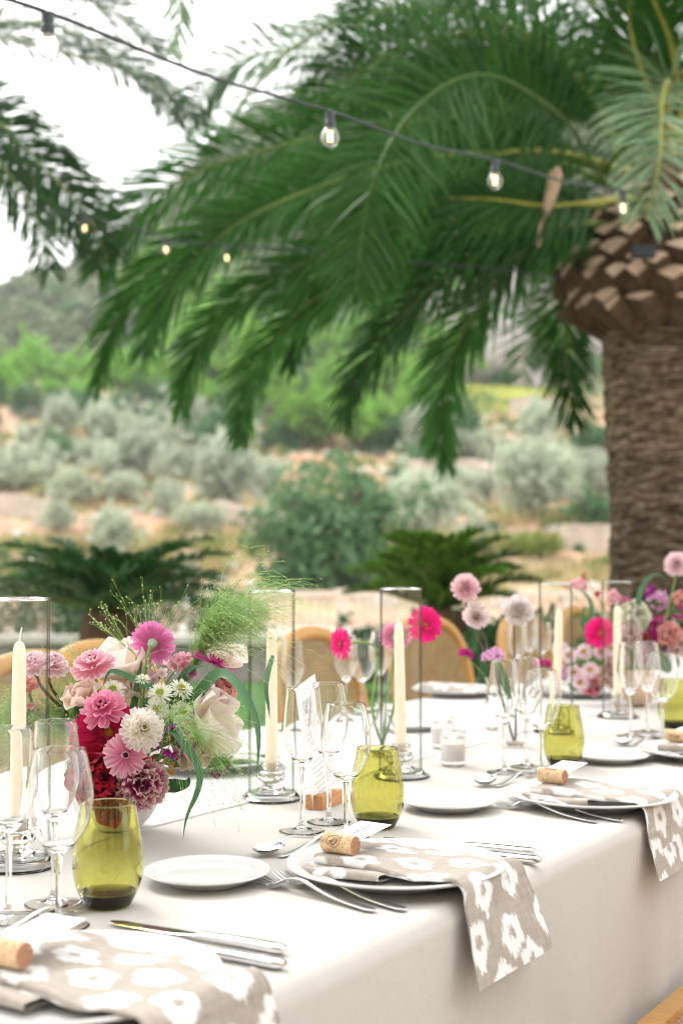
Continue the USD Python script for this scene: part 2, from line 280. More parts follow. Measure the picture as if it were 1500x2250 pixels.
def tree(name, label, cat, R, h, tr, leafmat, loc, seed, clumps=80, leaves=30, leaf=.12, group=None, rz=0, s=None, limbs=5, cz=None, clump_r=.26, shape=None):
    t = thing(name, label, cat, loc, rz, group, s); obj('trunk', trunk(h, tr, limbs, R[0], seed), 'bark', t)
    v, f = crown(R, clumps, leaves, leaf, seed + 1, clump_r, shape); v[:, 2] += (cz if cz is not None else h + R[2] * .7)
    obj('crown', (v, f), leafmat, t, smooth=False); return t
def ground_at(px, D): p = spot(px, 1240, D); return np.array([p[0], p[1], float(land(p[0], p[1]))])
protos = {}
def plant(kind, px, D, s, label, group=None, rz=None):
    """kind: one of the prototypes; the first use builds it, later ones copy it"""
    loc = ground_at(px, D); rz = random.uniform(0, 360) if rz is None else rz
    if kind not in protos:
        a = KINDS[kind]; protos[kind] = tree(a[0], label, a[1], *a[2:6], loc, a[6], group=group, rz=rz, s=s, **a[7])
    else: return dup(protos[kind], loc, rz, label, group, s)
low = lambda p, g: np.array([p[0], p[1], abs(p[2]) * 1.1 - .25])
KINDS = {
    'olive1': ('olive_tree', 'tree', (1.9, 1.8, 1.5), .45, .2, 'olive_leaf', 11, dict(clumps=130, leaves=36, leaf=.14)),
    'olive2': ('olive_tree', 'tree', (1.6, 1.9, 1.7), .4, .22, 'olive_leaf', 22, dict(clumps=130, leaves=36, leaf=.14)),
    'olive3': ('olive_tree', 'tree', (2.2, 2.0, 1.6), .45, .18, 'olive_leaf', 33, dict(clumps=150, leaves=34, leaf=.14)),
    'dark1': ('evergreen_bush', 'bush', (2.0, 2.0, 2.1), .5, .18, 'dark_leaf', 44, dict(clumps=170, leaves=36, leaf=.13, shape=low, cz=.7)),
    'dark2': ('evergreen_bush', 'bush', (1.7, 1.9, 1.5), .5, .18, 'dark_leaf', 55, dict(clumps=100, leaves=36, leaf=.13, shape=low, cz=.6)),
    'pine1': ('pine_tree', 'tree', (2.6, 2.6, 3.0), .9, .25, 'pine_leaf', 66, dict(clumps=120, leaves=36, leaf=.16, clump_r=.2)),
    'pine2': ('pine_tree', 'tree', (2.9, 2.5, 2.6), 1.0, .25, 'pine_leaf', 77, dict(clumps=120, leaves=36, leaf=.16, clump_r=.2)),
    'scrub1': ('scrub_bush', 'bush', (1.8, 1.8, 1.2), .3, .1, 'scrub_leaf', 88, dict(clumps=70, leaves=30, leaf=.14, shape=low, cz=.4)),
    'lime1': ('lime_green_shrub', 'shrub', (1.3, 1.3, 1.0), .3, .08, 'lime_leaf', 99, dict(clumps=70, leaves=32, leaf=.10, shape=low, cz=.35)),
}
OG, DG, PG, SG = 'silvery olive trees on the terraced slope', 'dark evergreen bushes on the slope', 'bright green pines above the olive terraces', 'grey green scrub bushes on the upper slope'
def depth_of(py, lo=26, hi=330, px=750):       # where the line of sight meets the land
    D = np.linspace(lo, hi, 900); p = np.array([spot(px, py, d) for d in D[[0, -1]]]); 
    P = p[0] + (p[1] - p[0]) * ((D - lo) / (hi - lo))[:, None]; hit = np.nonzero(land(P[:, 0], P[:, 1]) > P[:, 2])[0]
    return float(D[hit[0]]) if len(hit) else hi
# pixel of the base, width in pixels, kind
SPOTS = [
 # (px, base py, width px, kind, label)
 (745, 1285, 440, 'dark1', 'big dark green bush in the middle distance behind the right of the feathery grass'),
 (628, 1180, 150, 'olive1', 'olive tree leaning on the left side of the big dark green bush'),
 (920, 1200, 190, 'olive2', 'grey olive on the right of the big dark green bush'),
 (436, 1178, 130, 'olive3', 'round olive standing alone in the open terracotta soil left of centre'),
 (240, 1235, 130, 'olive2', 'olive tree right above the left sago palm'),
 (130, 1170, 110, 'olive1', 'small round olive low on the left of the slope'),
 (110, 1020, 125, 'dark2', 'dark round bush on bare red soil at the far left'),
 (1165, 1135, 190, 'olive2', 'tall olive standing before the pale terrace wall near the palm trunk'),
 (1285, 1160, 150, 'dark2', 'dark bush directly left of the palm trunk'),
 (1050, 1195, 90, 'olive1', 'thin young olive between the right sago palm and the terrace wall'),
 (1180, 1225, 150, 'lime1', 'yellow green shrub low beside the palm trunk'),
 (830, 1245, 120, 'lime1', 'yellow green shrub at the foot of the big dark green bush'),
 (905, 1060, 130, 'dark1', 'dark rounded bush on the terrace under the middle palm frond'),
 (1290, 1000, 130, 'dark2', 'leafy bush half hidden behind the palm trunk and above the terrace'),
 (1180, 985, 120, 'olive2', 'grey olive on the upper right terrace beneath the hanging frond'),
 (1100, 850, 60, 'dark1', 'small dark bush at the foot of the grey rocks'),
 (0, 1250, 80, 'dark2', 'dark bush cut by the left edge of the picture'),
]
for px, py, wpx, kd, lb in SPOTS:
    D = depth_of(py, px=px) if py > 1010 or px > 800 else depth_of(py, px=px); plant(kd, px, D, wpx * D / FPX / (2.2 * KINDS[kd][2][0]), lb)
g = np.random.default_rng(5); placed = [(a[0], a[1], a[2]) for a in SPOTS]
def scatter(n, kinds, x0, x1, y0, y1, w0, w1, label, group, gapf=.55):
    k = tries = 0; placed = [(a[0], a[1], a[2] * .6) for a in SPOTS]
    while k < n and tries < 4000:
        tries += 1; px, py = g.uniform(x0, x1), g.uniform(y0, y1); w_ = g.uniform(w0, w1)
        if any(abs(px - a) < (w_ + c) / 2 * gapf and abs(py - b_) < (w_ + c) / 2 * .45 for a, b_, c in placed): continue
        placed.append((px, py, w_)); kd = kinds[int(g.integers(len(kinds)))]; D = depth_of(py, px=px)
        plant(kd, px, D, w_ * D / FPX / (2.2 * KINDS[kd][2][0]), label, group); k += 1
O3 = ['olive1', 'olive2', 'olive3']
scatter(34, O3, -60, 620, 1050, 1130, 110, 185, 'silvery grey olive tree in the crowded middle row of the grove', 'olive trees in the middle row of the grove', .5)
scatter(18, O3, 60, 540, 975, 1040, 90, 140, 'silvery olive tree in the upper row of the grove under the fronds', 'olive trees in the upper row of the grove', .5)
scatter(12, O3, 900, 1340, 1000, 1140, 90, 150, 'grey green olive tree scattered over the right terraces', 'olive trees on the right terraces')
scatter(14, ['dark1', 'dark2'], -40, 640, 880, 945, 60, 110, 'dark evergreen bush along the upper edge of the olive grove', DG, .4)
scatter(12, ['scrub1'], -40, 640, 880, 950, 60, 110, 'grey purple scrub bush along the upper edge of the olive grove', 'scrub bushes along the upper edge of the grove', .4)
scatter(30, ['pine1', 'pine2', 'dark1'], -60, 480, 850, 910, 70, 125, 'bright green pine on the slope at the upper left', 'bright green pines on the upper left slope', .3)
scatter(34, ['pine1', 'pine2', 'pine1', 'pine2', 'dark2'], 500, 980, 820, 1010, 150, 250, 'bright green pine crowding the middle of the slope behind the fronds', 'bright green pines in the middle of the slope', .28)
scatter(26, ['pine1', 'pine2', 'dark1'], 300, 1340, 720, 820, 110, 200, 'green pine higher up the slope behind the palm fronds', 'green pines high on the slope', .3)
scatter(14, ['pine1', 'dark1', 'scrub1'], 950, 1400, 700, 850, 70, 130, 'bush among the grey rocks of the upper right slope', 'bushes among the rocks of the upper right slope', .4)
scatter(40, ['scrub1', 'dark2'], -60, 900, 640, 800, 40, 80, 'small grey green bush on the hazy upper hillside', SG, .3)
scatter(26, ['scrub1', 'lime1', 'dark2', 'scrub1'], -40, 1340, 940, 1240, 34, 70, 'small bush growing between the olive trees', 'small bushes between the olive trees', .25)
scatter(22, ['dark1', 'dark2', 'pine1'], 480, 1000, 880, 1010, 70, 130, 'dark bush under the pines in the middle of the slope', 'dark bushes under the pines in the middle', .3)
def instancer(name, label, cat, protos_, pts_, scl, kinds_, seed):
    pi_ = UsdGeom.PointInstancer.Define(stage, '/World/' + name); UsdGeom.Scope.Define(stage, '/World/%s/kinds' % name); T_ = []
    for nm, mesh_, mt in protos_: T_.append(usdkit.mesh(stage, '/World/%s/kinds/%s' % (name, nm), mesh_, look_path(mt), False).GetPath())
    pi_.CreatePrototypesRel().SetTargets(T_); pi_.CreateProtoIndicesAttr([int(k) for k in kinds_]); pi_.CreatePositionsAttr(Vt.Vec3fArray.FromNumpy(np.asarray(pts_, np.float32)))
    pi_.CreateScalesAttr(Vt.Vec3fArray.FromNumpy(np.repeat(np.asarray(scl)[:, None], 3, 1).astype(np.float32))); q_ = np.random.default_rng(seed).uniform(0, PI, len(pts_))
    pi_.CreateOrientationsAttr(Vt.QuathArray([Gf.Quath(float(math.cos(a)), 0, 0, float(math.sin(a))) for a in q_])); meta(pi_.GetPrim(), label, cat, kind='stuff')
def tuft(seed, n, h):
    g_ = np.random.default_rng(seed); B = MB()
    for k in range(n):
        a = g_.uniform(0, 2 * PI); d = np.array([math.cos(a), math.sin(a), 0]); c = g_.normal(size=3) * [.16, .16, 0]; e = c + d * h * g_.uniform(.1, .6) + [0, 0, h * g_.uniform(.5, 1)]; s_ = np.array([-d[1], d[0], 0]) * .03
        B.add([c - s_, c + s_, e], [[0, 1, 2]])
    return B.arrays()
mat('dry_grass', (.42, .36, .19), .9, var=.3, scale=3, trans=.25, spec=.1, rand=.2); mat('green_grass', (.17, .24, .07), .9, var=.3, scale=3, trans=.25, spec=.1, rand=.2)
gt = np.random.default_rng(15); az, DD = gt.uniform(-.34, .34, 4200), 27 + 100 * gt.random(4200) ** .8; tp = np.stack([np.tan(az) * DD, DD, DD * 0], 1)
kp = meshkit.fbm(np.stack([tp[:, 0] / 9, tp[:, 1] / 9, tp[:, 0] * 0], -1)) > .44; tp = tp[kp]; tp[:, 2] = land(tp[:, 0], tp[:, 1]) - .02
instancer('grass_tufts', 'dry and green grass tufts on the open soil of the terraces', 'grass', [('dry_tuft', tuft(1, 46, .42), 'dry_grass'), ('green_tuft', tuft(2, 46, .42), 'green_grass')], tp, gt.uniform(.7, 1.7, len(tp)), gt.random(len(tp)) < .42, 3)
st_ = trimesh.creation.icosphere(1, .22); sv = st_.vertices * (1 + .5 * (meshkit.noise(st_.vertices * 9)[:, None] - .5)) * [1.2, .9, .6]; az, DD = gt.uniform(-.34, .34, 900), 27 + 95 * gt.random(900); rp = np.stack([np.tan(az) * DD, DD, land(np.tan(az) * DD, DD)], 1)
mat('loose_stone', (.46, .43, .39), .9, var=.2, scale=3, rand=.2, spec=.1); instancer('loose_stones', 'pale loose stones strewn over the terraces', 'stones', [('stone', (sv, st_.faces), 'loose_stone')], rp, gt.uniform(.5, 1.8, len(rp)), np.zeros(len(rp)), 4)
# far woodland: nobody could count it
gg = np.random.default_rng(9); pts, ks, sc = [], [], []
for k in range(5200):
    az, D = gg.uniform(-.42, .42), gg.uniform(135, 372); x, y = math.tan(az) * D, D
    pts.append((x, y, float(0))); sc.append(gg.uniform(.7, 1.7) * D / 230)
pts = np.array(pts); pts[:, 2] = land(pts[:, 0], pts[:, 1])
fv, ff = crown((1.7, 1.7, 1.5), 26, 16, .42, 123, .34)
mat('far_leaf', (.19, .23, .14), .8, var=.35, scale=.5, trans=.15, spec=.1, rand=.35)
pi = UsdGeom.PointInstancer.Define(stage, '/World/far_woodland'); pr = UsdGeom.Scope.Define(stage, '/World/far_woodland/kinds')
o = usdkit.mesh(stage, '/World/far_woodland/kinds/woodland_bush', (fv, ff), look_path('far_leaf'), False)
pi.CreatePrototypesRel().SetTargets([o.GetPath()]); pi.CreateProtoIndicesAttr([0] * len(pts)); pi.CreatePositionsAttr(Vt.Vec3fArray.FromNumpy(pts.astype(np.float32)))
pi.CreateScalesAttr(Vt.Vec3fArray.FromNumpy(np.repeat(np.array(sc)[:, None], 3, 1).astype(np.float32)))
qa = gg.uniform(0, PI, len(pts)); pi.CreateOrientationsAttr(Vt.QuathArray([Gf.Quath(float(math.cos(a)), 0, 0, float(math.sin(a))) for a in qa]))
meta(pi.GetPrim(), 'grey green woodland covering the far hazy mountain', 'woodland', kind='stuff')
# terrace walls and rocks
def strip_wall(name, label, pxs, D0, h, seed):
    g_ = np.random.default_rng(seed); t = thing(name, label, 'wall'); p = np.array([ground_at(a, d) for a, d in zip(pxs, D0)]); q = spline(p, 26)
    B = MB(); 
    for a, b_ in zip(q[:-1], q[1:]):
        for c in range(2):
            m = a + (b_ - a) * (c + .5) / 2; d = nrm(b_ - a); L = np.linalg.norm(b_ - a) / 2 * 1.04; hh = h * g_.uniform(.75, 1.1)
            R = np.stack([d, nrm(np.cross([0, 0, 1], d)), [0, 0, 1]], 1); B.box((m[0], m[1], float(land(m[0], m[1])) + hh * .3), (L, .6, hh * 1.6), R)
    obj('stonework', B, 'pale_wall', t, smooth=False); return t
mat('pale_wall', (.50, .43, .36), .9, var=.25, scale=2.5, spec=.1)
strip_wall('terrace_wall', 'pale dry stone terrace wall left of the tall olive by the palm trunk', [905, 960, 1030, 1090], [62, 60, 58, 56], 1.1, 1)
strip_wall('terrace_wall', 'pale orange terrace wall high on the right under the yellow meadow', [1125, 1180, 1235], [98, 97, 97], 1.4, 2)
strip_wall('terrace_wall', 'low pale stone terrace wall right of the lone olive', [480, 530, 590], [47, 46, 45], .55, 3)
strip_wall('terrace_wall', 'low pale stone terrace wall at the far left edge of the slope', [-30, 40, 110], [48, 47, 47], .6, 4)
strip_wall('terrace_wall', 'long pale terrace wall above the olive grove', [210, 280, 345], [88, 87, 86], 1.0, 5)
strip_wall('terrace_wall', 'low pale wall just beside the palm trunk near the dark bush', [1240, 1290, 1345], [37, 36.5, 36], .6, 6)
mat('rock', (.36, .33, .31), .9, var=.3, scale=.9, spec=.1)
def rock(px, D, r, seed, label):
    m = trimesh.creation.icosphere(3, 1.0); n_ = meshkit.fbm(m.vertices * 1.3 + seed) - .5; v = m.vertices * (1 + 1.1 * n_[:, None]) * np.array([r, r * .7, r * .8])
    p = ground_at(px, D); o = obj('rock', (v + p + [0, 0, r * .2], m.faces), 'rock', smooth=30); meta(o, label, 'rock')
for k, (px, D, r, lb) in enumerate([(1085, 118, 5.5, 'large grey crag under the middle hanging frond'), (1165, 135, 7.5, 'broad grey cliff rock left of the palm trunk'), (1120, 165, 9, 'tall grey crag highest on the right slope'), (450, 84, 1.5, 'pale boulder above the olive grove left of the pines'), (1040, 150, 7, 'grey crag behind the middle fronds'), (1215, 160, 8, 'grey crag close beside the palm boots')]):
    rock(px, D, r, k * 7.3, lb)
mat('meadow_grass', (.30, .33, .06), .9, var=.3, scale=.6, spec=.1)
mv, mf = sheet(0, 1, 0, 1, 0, 30, 12); P = np.array([ground_at(1000 + 240 * a, 99 + 13 * b_) for a, b_ in mv[:, :2]]); P[:, 2] += .25
struct('meadow', (P, mf), 'meadow_grass', smooth=True)

mat_h = usdkit.material(stage, look_path('haze_air'), {'v': ('principled_volume', {'color': (.97, .98, 1.0), 'density': .0005, 'anisotropy': .35})}, volume='v.volume')
o = obj('haze', MB().box((0, 0, 110), (1140, 1140, 242)), 'haze_air', smooth=False, kind='stuff'); meta(o, 'thin pale haze over the valley and the far hillside', 'haze')
# ---------------------------------------------------------------- palms
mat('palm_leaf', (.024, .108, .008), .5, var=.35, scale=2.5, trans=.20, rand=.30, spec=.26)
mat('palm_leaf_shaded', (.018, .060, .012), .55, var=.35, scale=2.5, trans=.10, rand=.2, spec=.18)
mat('palm_leaf_silver', (.15, .26, .12), .45, var=.3, scale=3, trans=.2, spec=.6)
mat('rachis', (.15, .22, .05), .5, var=.25, scale=6, spec=.4)
mat('rachis_dark', (.075, .14, .03), .5, var=.25, scale=6, spec=.3)
mat('rachis_yellow', (.30, .30, .05), .5, var=.25, scale=6, spec=.4)
usdkit.material(stage, look_path('palm_bark'), {
    'tc': ('texture_coordinate', {}), 'mp': ('mapping', {'scale': (1, 1, 4.2)}), 'n': ('noise_texture', {'scale': 10.0, 'detail': 9.0, 'roughness': .78, 'distortion': .6}), 'r': ('rgb_ramp', {'ramp': [(.36, (.020, .014, .009)), (.46, (.095, .068, .043)), (.55, (.25, .185, .125)), (.66, (.56, .46, .36))]}),
    'n2': ('noise_texture', {'scale': 1.3, 'detail': 3.0}), 'r2': ('rgb_ramp', {'ramp': [(.3, (.65, .65, .65)), (.7, (1.25, 1.22, 1.18))]}), 'm': ('mix_color', {'blend_type': 'multiply', 'fac': 1.0}), 'b': ('bump', {'strength': 1.0, 'distance': .03}), 'p': ('principled_bsdf', {'roughness': .95, 'specular_ior_level': .08})},
    [('tc.object', 'mp.vector'), ('mp.vector', 'n.vector'), ('tc.object', 'n2.vector'), ('n.fac', 'r.fac'), ('n2.fac', 'r2.fac'), ('r.color', 'm.a'), ('r2.color', 'm.b'), ('m.result', 'p.base_color'), ('n.fac', 'b.height'), ('b.normal', 'p.normal')], surface='p.BSDF')
mat('boot_fibre', (.105, .070, .042), .95, var=.5, scale=9, bump=.8, bscale=30, spec=.08, bdist=.03)
mat('cut_wood', (.50, .37, .27), .85, var=.25, scale=14, bump=.3, bscale=60, spec=.1)
mat('cycad_leaf', (.024, .095, .018), .5, var=.35, scale=4, trans=.12, rand=.25, spec=.4)
mat('cycad_leaf_yellow', (.085, .19, .018), .5, var=.35, scale=4, trans=.2, rand=.25, spec=.4)
CAMP = np.array([0, 0, CAMZ])
def frond(parent, ctrl, leaf_len=.36, n=105, face=.6, rach=.020, start=.12, width=.0068, lmat='palm_leaf', rmat='rachis', droop=.35, fwd=.75, seed=0, vee=.25, name='frond', nm=None):
    g = np.random.default_rng(seed); P = spline(ctrl, 40); T = nrm(np.gradient(P, axis=0)); L = np.linalg.norm(np.diff(P, axis=0), axis=1).sum()
    r = np.interp(np.linspace(0, 1, 40), [0, .1, .5, 1], [rach * 1.7, rach, rach * .6, rach * .15])
    fr = obj(name, tube(P, r, 6), rmat, parent)
    n = int(n * 1.55); s = np.linspace(start, 1, n); ix = s * 39; i0 = np.clip(ix.astype(int), 0, 38); w_ = (ix - i0)[:, None]
    p, t = P[i0] * (1 - w_) + P[i0 + 1] * w_, nrm(T[i0] * (1 - w_) + T[i0 + 1] * w_)
    N = nrm(nrm(CAMP - p) * face + np.array([0, 0, 1.0]) * (1 - face)) if nm is None else np.broadcast_to(nrm(nm), p.shape)
    side = nrm(np.cross(t, N)); N = np.cross(side, t)
    ll = leaf_len * 1.12 * np.interp(s, [0, .2, .5, .85, 1], [.5, .9, 1, .75, .35]); V, F, k = [], [], 0
    for sg in (-1, 1):
        j = g.normal(size=(n, 3)) * .10; a = fwd * np.interp(s, [0, 1], [.8, 1.5]) + g.normal(size=n) * .08
        d = nrm(side * sg * np.cos(a)[:, None] + t * np.sin(a)[:, None] + N * (vee + g.normal(size=(n, 1)) * .12) + j)
        l = (ll * g.uniform(.82, 1.12, n))[:, None]; wv = nrm(np.cross(d, N) + g.normal(size=(n, 3)) * .35) * width
        dn = np.array([0, 0, -1.0]); q = [p, p + d * l * .4 + dn * l * droop * .06, p + d * l * .75 + dn * l * droop * .3, p + d * l + dn * l * droop * .62]
        ws = [.45, 1, .8, .06]
        v = np.stack([q[m] + wv * ws[m] * e for m in range(4) for e in (-1, 1)], 1).reshape(-1, 3)
        base = (np.arange(n) * 8)[:, None] + k
        F += [np.hstack([base + 2 * m, base + 2 * m + 1, base + 2 * m + 3, base + 2 * m + 2]) for m in range(3)]; V.append(v); k += len(v)
    obj('leaflets', (np.vstack(V), np.vstack(F)), lmat, fr, smooth=True, kind='stuff'); return fr
# the big date palm on the right
PD = 7.0; pc = spot(1503, 1240, PD); PX, PY = pc[0], pc[1]
palm = thing('date_palm', 'large date palm with thick ringed trunk and sweeping dark green crown', 'palm tree')
na, nz_ = 56, 130; zz = np.linspace(-.15, 2.52, nz_); ang = np.arange(na) * 2 * PI / na
A_, Z_ = np.meshgrid(ang, zz); nn = meshkit.fbm(np.stack([np.cos(A_) * 2.2, np.sin(A_) * 2.2, Z_ * 9], -1).reshape(-1, 3)).reshape(A_.shape) - .5
n2 = meshkit.fbm(np.stack([np.cos(A_) * 7, np.sin(A_) * 7, Z_ * 34], -1).reshape(-1, 3)).reshape(A_.shape) - .5
Rr = np.interp(zz, [-.15, .2, 1.4, 2.3, 2.62], [.46, .405, .385, .42, .40])[:, None] + nn * .035 + n2 * .03
tv = np.stack([PX + Rr * np.cos(A_), PY + Rr * np.sin(A_), Z_], -1).reshape(-1, 3)
i, j = np.meshgrid(np.arange(nz_ - 1), np.arange(na), indexing='ij'); jn = (j + 1) % na
tk = obj('trunk', (tv, np.stack([i * na + j, i * na + jn, (i + 1) * na + jn, (i + 1) * na + j], -1).reshape(-1, 4)), 'palm_bark', palm, smooth=True)
prof = [(0, 2.36), (.41, 2.36), (.50, 2.43), (.585, 2.54), (.60, 2.66), (.575, 2.82), (.48, 3.0), (.34, 3.22), (0, 3.32)]
bv, bf = lathe(spline([(a, b_) for a, b_ in prof], 30), 40); bv += (meshkit.fbm(bv * 5) - .5)[:, None] * nrm(bv * [1, 1, 0]) * .07; bv[:, :2] += [PX, PY]
obj('crown_base', (bv, bf), 'boot_fibre', palm)
gb = np.random.default_rng(3)
for row, (z0, rr) in enumerate([(2.49, .585), (2.58, .625), (2.67, .635), (2.76, .625), (2.85, .59), (2.94, .535), (3.03, .48)]):     # the cut frond bases
    cnt = 25
    for k in range(cnt):
        a = (k + .5 * (row % 2)) * 2 * PI / cnt + gb.normal() * .07; z = z0 + gb.normal() * .03
        if math.sin(a) > .5: continue
        o_ = np.array([math.cos(a), math.sin(a), 0]); s_ = np.array([-math.sin(a), math.cos(a), 0]); u_ = np.array([0, 0, 1.0])
        c = np.array([PX, PY, z]) + o_ * (rr - .05); w_, h_ = gb.uniform(.045, .092), gb.uniform(.026, .058); d_ = gb.uniform(.03, .13)
        nb = nrm(o_ * .86 + u_ * .42 + s_ * gb.normal() * .30)       # the cut face looks out and a little up
        ring = [(-1, .12), (-.5, .62), (.1, .78), (.62, .55), (1, .1), (.55, -.42), (.05, -1.05), (-.5, -.5)]
        back = np.array([c - o_ * .12 - u_ * .1 + s_ * x_ * w_ * 1.15 + u_ * y_ * h_ * 1.3 for x_, y_ in ring]); ux = nrm(np.cross(nb, s_)); ux = ux if ux[2] > 0 else -ux
        fr_ = np.array([c + o_ * d_ + s_ * x_ * w_ + ux * y_ * h_ for x_, y_ in ring]); m_ = len(ring)
        q = np.array([[i_, (i_ + 1) % m_, m_ + (i_ + 1) % m_, m_ + i_] for i_ in range(m_)])
        bt = obj('frond_stub', (np.vstack([back, fr_]), q), 'boot_fibre', palm, smooth=False)
        obj('cut_face', (np.vstack([fr_.mean(0) + nb * .002, fr_ + nb * .002]), np.array([[0, i_ + 1, (i_ + 1) % m_ + 1] for i_ in range(m_)])), 'cut_wood', bt, smooth=False)
HUB = np.array([PX, PY, 3.12])
def F(pts, **k): return frond(palm, [spot(*p) for p in pts], **k)
# (pixel, pixel, metres ahead) along each midrib, from the crown to the tip
F([(1420, 470, 6.8), (1330, 400, 6.6), (1262, 290, 6.3), (1180, 215, 6.0), (1080, 165, 5.8), (970, 190, 5.6), (880, 275, 5.5), (825, 380, 5.4), (800, 480, 5.4), (782, 640, 5.4)], face=.8, leaf_len=.40, n=135, seed=1, fwd=.55, droop=.25, rach=.013, rmat='rachis_dark', )
F([(1400, 350, 7.2), (1250, 250, 7.2), (1000, 255, 7.0), (750, 290, 6.8), (600, 325, 6.7), (450, 370, 6.6), (340, 430, 6.6), (265, 500, 6.6), (215, 590, 6.6)], face=.75, leaf_len=0.40, n=150, seed=2, fwd=0.72, droop=.22)
F([(1400, 440, 6.9), (1200, 350, 6.7), (950, 345, 6.5), (760, 390, 6.4), (600, 450, 6.3), (500, 507, 6.2), (425, 575, 6.2), (360, 660, 6.2), (318, 760, 6.2)], face=.72, leaf_len=0.38, n=150, seed=3, fwd=0.85, droop=.22)
F([(1400, 400, 7.4), (1150, 330, 7.4), (800, 380, 7.2), (520, 480, 7.0), (380, 560, 7.0), (300, 625, 7.0), (250, 720, 7.0), (215, 835, 7.0)], face=.75, leaf_len=0.36, n=140, seed=4, fwd=0.90, droop=.22)
F([(1400, 470, 6.8), (1150, 440, 6.6), (900, 490, 6.5), (700, 563, 6.4), (600, 615, 6.4), (520, 660, 6.4), (470, 712, 6.4), (430, 775, 6.4), (400, 885, 6.4)], face=.75, leaf_len=0.34, n=135, seed=5, fwd=.88, droop=.22)
F([(1400, 490, 6.8), (1150, 500, 6.6), (900, 555, 6.5), (750, 628, 6.4), (672, 672, 6.4), (600, 745, 6.4), (560, 812, 6.4), (540, 870, 6.4), (528, 950, 6.4)], face=.75, leaf_len=0.33, n=125, seed=6, fwd=.88, droop=.22)
F([(1400, 500, 6.9), (1230, 470, 6.7), (1080, 540, 6.6), (970, 615, 6.5), (925, 650, 6.5), (870, 705, 6.5), (825, 765, 6.5), (790, 825, 6.5), (765, 900, 6.5)], face=.75, leaf_len=0.34, n=115, seed=7, fwd=.88, droop=.22)
F([(1400, 510, 6.9), (1250, 500, 6.7), (1150, 560, 6.6), (1080, 635, 6.6), (1025, 715, 6.6), (992, 790, 6.6), (977, 860, 6.6), (970, 920, 6.6), (976, 1010, 6.6)], face=.75, leaf_len=0.32, n=110, seed=8, fwd=.88, droop=.22)
F([(1420, 540, 7.8), (1300, 580, 7.9), (1250, 660, 8.0), (1243, 760, 8.0), (1250, 850, 8.0), (1262, 925, 8.0)], face=.8, leaf_len=.30, n=80, seed=9, fwd=.8, droop=.2)
F([(1460, 330, 6.5), (1470, 190, 5.9), (1458, 200, 5.5), (1452, 280, 5.3), (1446, 370, 5.2), (1420, 465, 5.2)], face=.9, leaf_len=.34, n=60, seed=10, fwd=.55, droop=.3, lmat='palm_leaf_silver', rmat='rachis_yellow', rach=.018, start=.3)
F([(1440, 300, 7.4), (1250, 140, 7.6), (1000, 80, 7.8), (750, 100, 7.9), (600, 112, 7.9), (500, 150, 8.0), (400, 270, 8.0)], face=.6, leaf_len=.36, n=120, seed=11, fwd=.5, droop=.4)
F([(1440, 300, 7.2), (1250, 130, 7.2), (1050, 70, 7.2), (880, 110, 7.2), (760, 190, 7.2), (690, 280, 7.2)], face=.75, leaf_len=.42, n=110, seed=12, fwd=.45, droop=.2)
F([(1440, 280, 7.0), (1340, 60, 6.8), (1200, -60, 6.6), (1000, -60, 6.5), (850, 10, 6.4), (780, 60, 6.3)], face=.7, leaf_len=.42, n=110, seed=13, fwd=.5, droop=.3)
F([(1450, 430, 6.7), (1330, 440, 6.4), (1200, 452, 6.2), (1080, 438, 6.1), (950, 436, 6.1), (850, 448, 6.1), (740, 500, 6.1)], face=.7, leaf_len=0.30, n=100, seed=14, fwd=0.90, droop=.22, rmat='rachis_yellow', start=.3)
F([(1450, 400, 6.9), (1330, 360, 6.7), (1180, 330, 6.6), (1030, 355, 6.6), (900, 420, 6.6), (820, 520, 6.6), (790, 600, 6.6)], face=.75, leaf_len=0.32, n=100, seed=15, fwd=0.80, droop=.22, rmat='rachis_yellow', start=.3)
F([(1450, 460, 6.9), (1300, 480, 6.9), (1100, 520, 6.9), (950, 560, 6.9), (800, 610, 6.9), (680, 700, 6.9), (640, 790, 6.9)], face=.75, leaf_len=0.32, n=110, seed=16, fwd=.88, droop=.22)
F([(1500, 300, 6.4), (1480, 120, 6.0), (1440, 10, 5.6), (1400, -80, 5.3)], face=.5, leaf_len=.34, n=80, seed=19, fwd=.8, droop=.1, rmat='rachis_yellow')
F([(1500, 320, 6.4), (1420, 180, 6.2), (1385, 60, 6.1), (1380, -80, 6.0)], face=.7, leaf_len=.32, n=80, seed=20, fwd=.8, droop=.05, rmat='rachis_yellow')
gf = np.random.default_rng(21)
for k in range(24):                             # the rest of the crown, all round
    a = gf.uniform(0, 2 * PI); el = gf.uniform(-.1, 1.2); L = gf.uniform(2.6, 3.4)
    if -2.9 < (a - PI * 1.5 + PI) % (2 * PI) - PI < 0 and el < .35: el += .5
    d = np.array([math.cos(a), math.sin(a), 0]); c0 = HUB + d * .25
    if d[1] < -.15: d[1] = -d[1]; c0 = HUB + d * .25
    if d[0] < -.2: el = max(el, 1.0)
    pts = [c0, c0 + d * L * .25 * math.cos(el) + [0, 0, L * .27 * math.sin(el) + .1], c0 + d * L * .55 * math.cos(el * .7) + [0, 0, L * .42 * math.sin(el)], c0 + d * L * .82 * math.cos(el * .6) + [0, 0, L * .34 * math.sin(el) - .15], c0 + d * L * .95 * math.cos(el * .5) + [0, 0, L * .1 * math.sin(el) - .55]]
    frond(palm, pts, face=.15, leaf_len=.40, n=95, seed=100 + k, fwd=.55, droop=.35, rmat='rachis_yellow' if k % 3 == 0 else 'rachis')
ds = thing('dead_frond_stalk', 'dry grey brown broken frond stalk hanging at the left of the palm crown', 'stalk')
